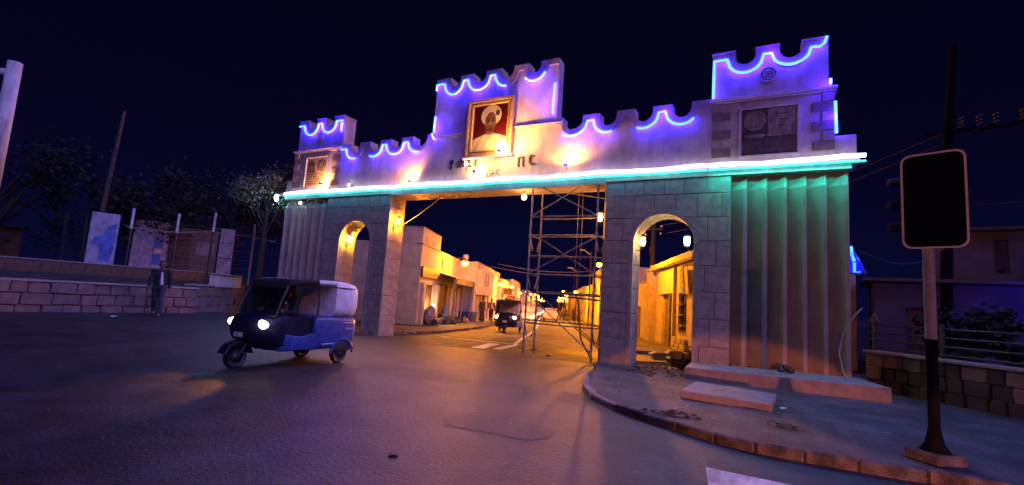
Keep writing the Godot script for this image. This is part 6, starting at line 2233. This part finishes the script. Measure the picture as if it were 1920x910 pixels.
# ---------------------------------------------------------------- trees
func tree(called: String, label: String, at: Vector3, h: float, r: float, leaves: int, lf: float, m: Material, sd: int, group := "") -> void:
	var t := thing(called, label, "tree", at, 0.0, group)
	var g := RandomNumberGenerator.new()
	g.seed = sd
	var st := S(true)
	var top := Vector3(g.randf_range(-0.2, 0.2), h - r * 0.9, g.randf_range(-0.2, 0.2))
	tube(st, [Vector3.ZERO, top * 0.5 + Vector3(0.08, 0, 0.05), top], [0.05 * h * 0.5 + 0.05, 0.035 * h * 0.5 + 0.03, 0.03], 8)
	part("trunk", st, M.bark, t)
	var clumps: Array = []
	var lb := S(true)
	for i in 13:
		var a := g.randf() * TAU
		var el := g.randf_range(-0.5, 1.1)
		var d := r * g.randf_range(0.45, 1.0)
		var c := Vector3(0, h - r, 0) + Vector3(cos(a) * cos(el), sin(el), sin(a) * cos(el)) * d
		clumps.append([c, r * g.randf_range(0.22, 0.42)])
		var b0 := top * g.randf_range(0.55, 0.95)
		tube(lb, [b0, b0.lerp(c, 0.5) + Vector3(0, 0.1 * r, 0), c], [0.03 * r + 0.012, 0.02 * r + 0.008, 0.006], 5)
	part("limbs", lb, M.bark, t)
	var cr := S()
	for i in leaves:
		var q: Array = clumps[g.randi() % clumps.size()]
		var v := Vector3(g.randfn(), g.randfn(), g.randfn()) * 0.55
		var p: Vector3 = q[0] + v * q[1]
		var ax := Vector3(g.randfn(), g.randfn() * 0.6, g.randfn()).normalized()
		var bx := ax.cross(Vector3(g.randfn(), g.randfn(), g.randfn())).normalized()
		var s := lf * g.randf_range(0.6, 1.3)
		var tip := p + ax * s
		var mid := p + ax * s * 0.45
		var n := ax.cross(bx)
		tri(cr, p, mid + bx * s * 0.3, tip, n)
		tri(cr, p, tip, mid - bx * s * 0.3, n)
	part("crown", cr, m, t)

func trees() -> void:
	tree("tree", "bright edged leafy tree beside the left end of the gate", Vector3(-11.3, 0.3, -0.2), 6.3, 1.15, 3400, 0.12, M.leaf, 1)
	var L := [[-15.5, -4.5, 7.0, 2.8, "dark tree behind the terrace fence, nearest the gate"], [-19.0, 0.5, 6.0, 2.6, "dark round tree behind the kiosk"], [-22.5, 5.0, 6.6, 3.0, "dark tree behind the leaning pole"], [-26.0, 11.0, 6.0, 3.0, "dark tree behind the red brown house"], [-24.0, -7.0, 7.5, 3.4, "tall dark tree far behind the kiosk"]]
	for i in L.size():
		var q: Array = L[i]
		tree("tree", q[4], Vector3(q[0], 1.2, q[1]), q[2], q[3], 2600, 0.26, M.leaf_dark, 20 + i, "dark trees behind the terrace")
	var R := [[17.5, -5.0, 5.2, 2.0, "dark tree between the two houses on the right"], [20.5, 0.5, 4.6, 1.9, "dark tree behind the railing at the right picture edge"], [12.6, -3.0, 2.0, 0.9, "small dark shrub behind the railing next to the gate"]]
	for i in R.size():
		var q: Array = R[i]
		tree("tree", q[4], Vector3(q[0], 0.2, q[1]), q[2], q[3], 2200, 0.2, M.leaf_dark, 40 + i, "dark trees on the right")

# ---------------------------------------------------------------- people; facing +z
func figure(called: String, label: String, at: Vector3, turn: float, pose: String, cell: float, coat: Material, legs: Material, shirt: Material, group := "") -> Node3D:
	var t := thing(called, label, "person", at, turn, group)
	var hip := Vector3(0, 0.93, 0)
	var chest := Vector3(0, 1.30, 0.02)
	var neck := Vector3(0, 1.47, 0.02)
	var head := Vector3(0, 1.625, 0.05)
	# [side] -> hip joint, knee, ankle, toe; shoulder, elbow, wrist
	var J := {}
	for s in [-1.0, 1.0]:
		var hj := hip + Vector3(s * 0.09, -0.03, 0)
		var kn := Vector3(s * 0.10, 0.50, 0.05)
		var an := Vector3(s * 0.10, 0.08, 0.0)
		var shd := Vector3(s * 0.185, 1.42, 0.01)
		var el := Vector3(s * 0.24, 1.14, -0.03)
		var wr := Vector3(s * 0.24, 0.90, 0.06)
		if pose == "walk":
			kn += Vector3(0, 0, 0.12 * s)
			an += Vector3(0, 0.05 if s < 0 else 0.0, 0.24 * s)
			el += Vector3(0, 0, -0.10 * s)
			wr += Vector3(0, 0.02, -0.16 * s)
		elif pose == "bent_arm" and s > 0:
			el = Vector3(0.25, 1.16, -0.02)
			wr = Vector3(0.10, 1.18, 0.22)
		elif pose == "sit":
			hj = hip + Vector3(s * 0.10, 0, 0)
			kn = hip + Vector3(s * 0.14, 0.0, 0.42)
			an = hip + Vector3(s * 0.13, -0.40, 0.46)
			el = Vector3(s * 0.26, 1.16, 0.12)
			wr = Vector3(s * 0.30, 1.20, 0.36)
		J[s] = [hj, kn, an, an + Vector3(0, -0.04, 0.15), shd, el, wr]
	var skin: Array = [[hip, chest, 0.115, 0.125], [chest, neck - Vector3(0, 0.06, 0), 0.12, 0.06], [neck - Vector3(0, 0.06, 0), head - Vector3(0, 0.05, 0.02), 0.052, 0.05]]
	var co: Array = [[hip + Vector3(0.05, -0.02, 0), chest + Vector3(0.06, 0, 0), 0.115, 0.125], [hip + Vector3(-0.05, -0.02, 0), chest + Vector3(-0.06, 0, 0), 0.115, 0.125], [chest, neck + Vector3(0, -0.05, -0.01), 0.13, 0.075]]
	var tr: Array = [[hip + Vector3(-0.06, 0, 0), hip + Vector3(0.06, 0, 0), 0.115, 0.115]]
	var sh := S(true)
	for s in [-1.0, 1.0]:
		var j: Array = J[s]
		skin.append([j[0], j[1], 0.078, 0.055])
		skin.append([j[1], j[2], 0.055, 0.036])
		skin.append([j[2], j[3], 0.04, 0.03])
		skin.append([Vector3(s * 0.10, 1.38, 0.01), j[4], 0.07, 0.06])
		skin.append([j[4], j[5], 0.052, 0.042])
		skin.append([j[5], j[6], 0.042, 0.03])
		co.append([Vector3(s * 0.08, 1.39, 0.01), j[4], 0.09, 0.078])
		co.append([j[4], j[5], 0.075, 0.062])
		co.append([j[5], j[5].lerp(j[6], 0.92), 0.06, 0.05])
		tr.append([j[0], j[1], 0.10, 0.076])
		tr.append([j[1], j[2] + Vector3(0, 0.02, 0), 0.074, 0.062])
	var st := S(true)
	body(st, skin, cell, 0.05)
	var fine := cell < 0.024
	var hd: Array = [[head + Vector3(0, 0.035, -0.015), head + Vector3(0, 0.04, 0.005), 0.092, 0.086], [head + Vector3(0, -0.03, 0.03), head + Vector3(0, -0.07, 0.045), 0.062, 0.042], [head + Vector3(0, 0.012, 0.088), head + Vector3(0, -0.02, 0.104), 0.010, 0.015], [head + Vector3(-0.084, 0, -0.01), head + Vector3(-0.09, -0.03, -0.01), 0.016, 0.012], [head + Vector3(0.084, 0, -0.01), head + Vector3(0.09, -0.03, -0.01), 0.016, 0.012], [head + Vector3(-0.025, -0.045, 0.085), head + Vector3(0.025, -0.045, 0.085), 0.011, 0.011]]
	body(st, hd, 0.009 if fine else 0.018, 0.02)
	for s in [-1.0, 1.0]:
		var j: Array = J[s]
		var f: Vector3 = (j[6] - j[5]).normalized()
		var side: Vector3 = f.cross(Vector3(0, 0, 1) if absf(f.z) < 0.8 else Vector3.UP).normalized() * s
		var w := f.cross(side).normalized()
		var k0: Vector3 = j[6]
		var hb: Array = []
		for q in [-1.5, -0.5, 0.5, 1.5]:
			hb.append([k0 + w * q * 0.010, k0 + f * 0.085 + w * q * 0.019, 0.018, 0.013])
			var l := 0.075 - 0.010 * absf(q - 0.5)
			var b1: Vector3 = k0 + f * 0.088 + w * q * 0.020
			hb.append([b1, b1 + f * l * 0.55 - side * 0.012, 0.0095, 0.0085])
			hb.append([b1 + f * l * 0.55 - side * 0.012, b1 + f * l * 0.9 - side * 0.034, 0.0085, 0.007])
		hb.append([k0 + f * 0.025 + w * 0.018, k0 + f * 0.06 + w * 0.052 - side * 0.012, 0.013, 0.010])
		hb.append([k0 + f * 0.06 + w * 0.052 - side * 0.012, k0 + f * 0.095 + w * 0.056 - side * 0.02, 0.010, 0.008])
		body(st, hb, 0.006 if fine else 0.012, 0.008)
	part("body", st, M.skin, t)
	st = S(true)
	body(st, co, cell, 0.05)
	part("jacket", st, coat, t)
	st = S(true)
	if pose == "robe":
		loft(st, [rring3(Vector3(0, 0.10, 0), 0.24, 0.22), rring3(Vector3(0, 0.5, 0.02), 0.20, 0.18), rring3(Vector3(0, 0.95, 0.0), 0.18, 0.15), rring3(Vector3(0, 1.3, 0.02), 0.21, 0.15)])
		part("robe", st, legs, t)
	else:
		body(st, tr, cell, 0.04)
		part("trousers", st, legs, t)
	for s in [-1.0, 1.0]:
		st = S(true)
		var j: Array = J[s]
		loft(st, [rring3(j[2] + Vector3(0, -0.01, -0.03), 0.048, 0.06), rring3(j[2] + Vector3(0, -0.055, 0.02), 0.05, 0.11), rring3(j[2] + Vector3(0, -0.085, 0.03), 0.05, 0.12)])
		part("shoe", st, M.black, t)
	st = S(true)
	body(st, [[chest + Vector3(0.03, 0.06, 0.115), chest + Vector3(0.05, -0.28, 0.095), 0.035, 0.05]], cell * 0.8, 0.02)
	part("shirt_front", st, shirt, t)
	st = S(true)
	var hr: Array = [[head + Vector3(0, 0.06, -0.02), head + Vector3(0, 0.055, -0.005), 0.092, 0.088], [head + Vector3(0, 0.0, -0.05), head + Vector3(0, -0.02, -0.05), 0.06, 0.05]]
	body(st, hr, 0.012 if fine else 0.02, 0.03)
	part("hair", st, M.hair, t)
	for s in [-1.0, 1.0]:
		st = S(true)
		ball(st, head + Vector3(s * 0.032, 0.015, 0.083), Vector3(0.013, 0.008, 0.008), 8)
		part("eye", st, M.black, t)
	return t

func rring3(c: Vector3, rx: float, rz: float) -> PackedVector3Array:
	var o := PackedVector3Array()
	for k in 12:
		var a := TAU * k / 12
		o.append(c + Vector3(cos(a) * rx, 0, sin(a) * rz))
	return o

func people() -> void:
	var dark := mat(lin(0.018, 0.016, 0.018), 0.8, "dirt", 2.0, 0.2, false)
	var jeans := mat(lin(0.05, 0.07, 0.14), 0.85, "dirt", 2.0, 0.2, false)
	var white := mat(lin(0.45, 0.45, 0.50), 0.8)
	var brown := mat(lin(0.10, 0.055, 0.03), 0.8)
	var fp := Vector3(-9.0, gh(-9.0, 4.7), 4.7)
	figure("person", "person in an open dark jacket and jeans walking along the left wall", fp, 1.0, "walk", 0.02, dark, jeans, white)
	var d := figure("person", "driver in a dark jacket seated inside the blue auto rickshaw", Vector3.ZERO, 0.0, "sit", 0.026, dark, brown, white)
	d.position = Vector3(-0.68, 0.0, 5.45) + Basis(Vector3.UP, 0.02) * Vector3(0, -0.13, 0.90)
	d.rotation.y = 0.02
	var a := figure("person", "person in brown trousers walking on the left pavement, nearest the second house's corner", sp(21.6, -2.3, 0.12), 0.4, "walk", 0.03, brown, dark, white, "people on the left pavement")
	var b := figure("person", "person in a long dark robe on the left pavement beside the house with the bay", sp(24.5, -2.2, 0.12), 2.4, "robe", 0.03, dark, dark, brown, "people on the left pavement")
	var L := [[28.5, -1.95, 0.5, a, "person standing left of the oncoming dark rickshaw on the pavement"], [20.9, -2.9, 1.2, b, "stooping robed person close to the second house's wall"], [47.0, 3.9, -2.6, a, "person walking on the right side of the street beyond the scaffold"], [44.0, 4.9, 0.4, b, "robed person on the right pavement beyond the scaffold"], [52.0, 3.6, 2.0, a, "person crossing far down the right side"], [40.0, 5.2, 0.0, a, "person by the tall house behind the scaffold"]]
	for q in L:
		dup(q[3], sp(q[0], q[1], 0.12), q[2], q[4], "people on the right pavement" if q[1] > 0 else "people on the left pavement")
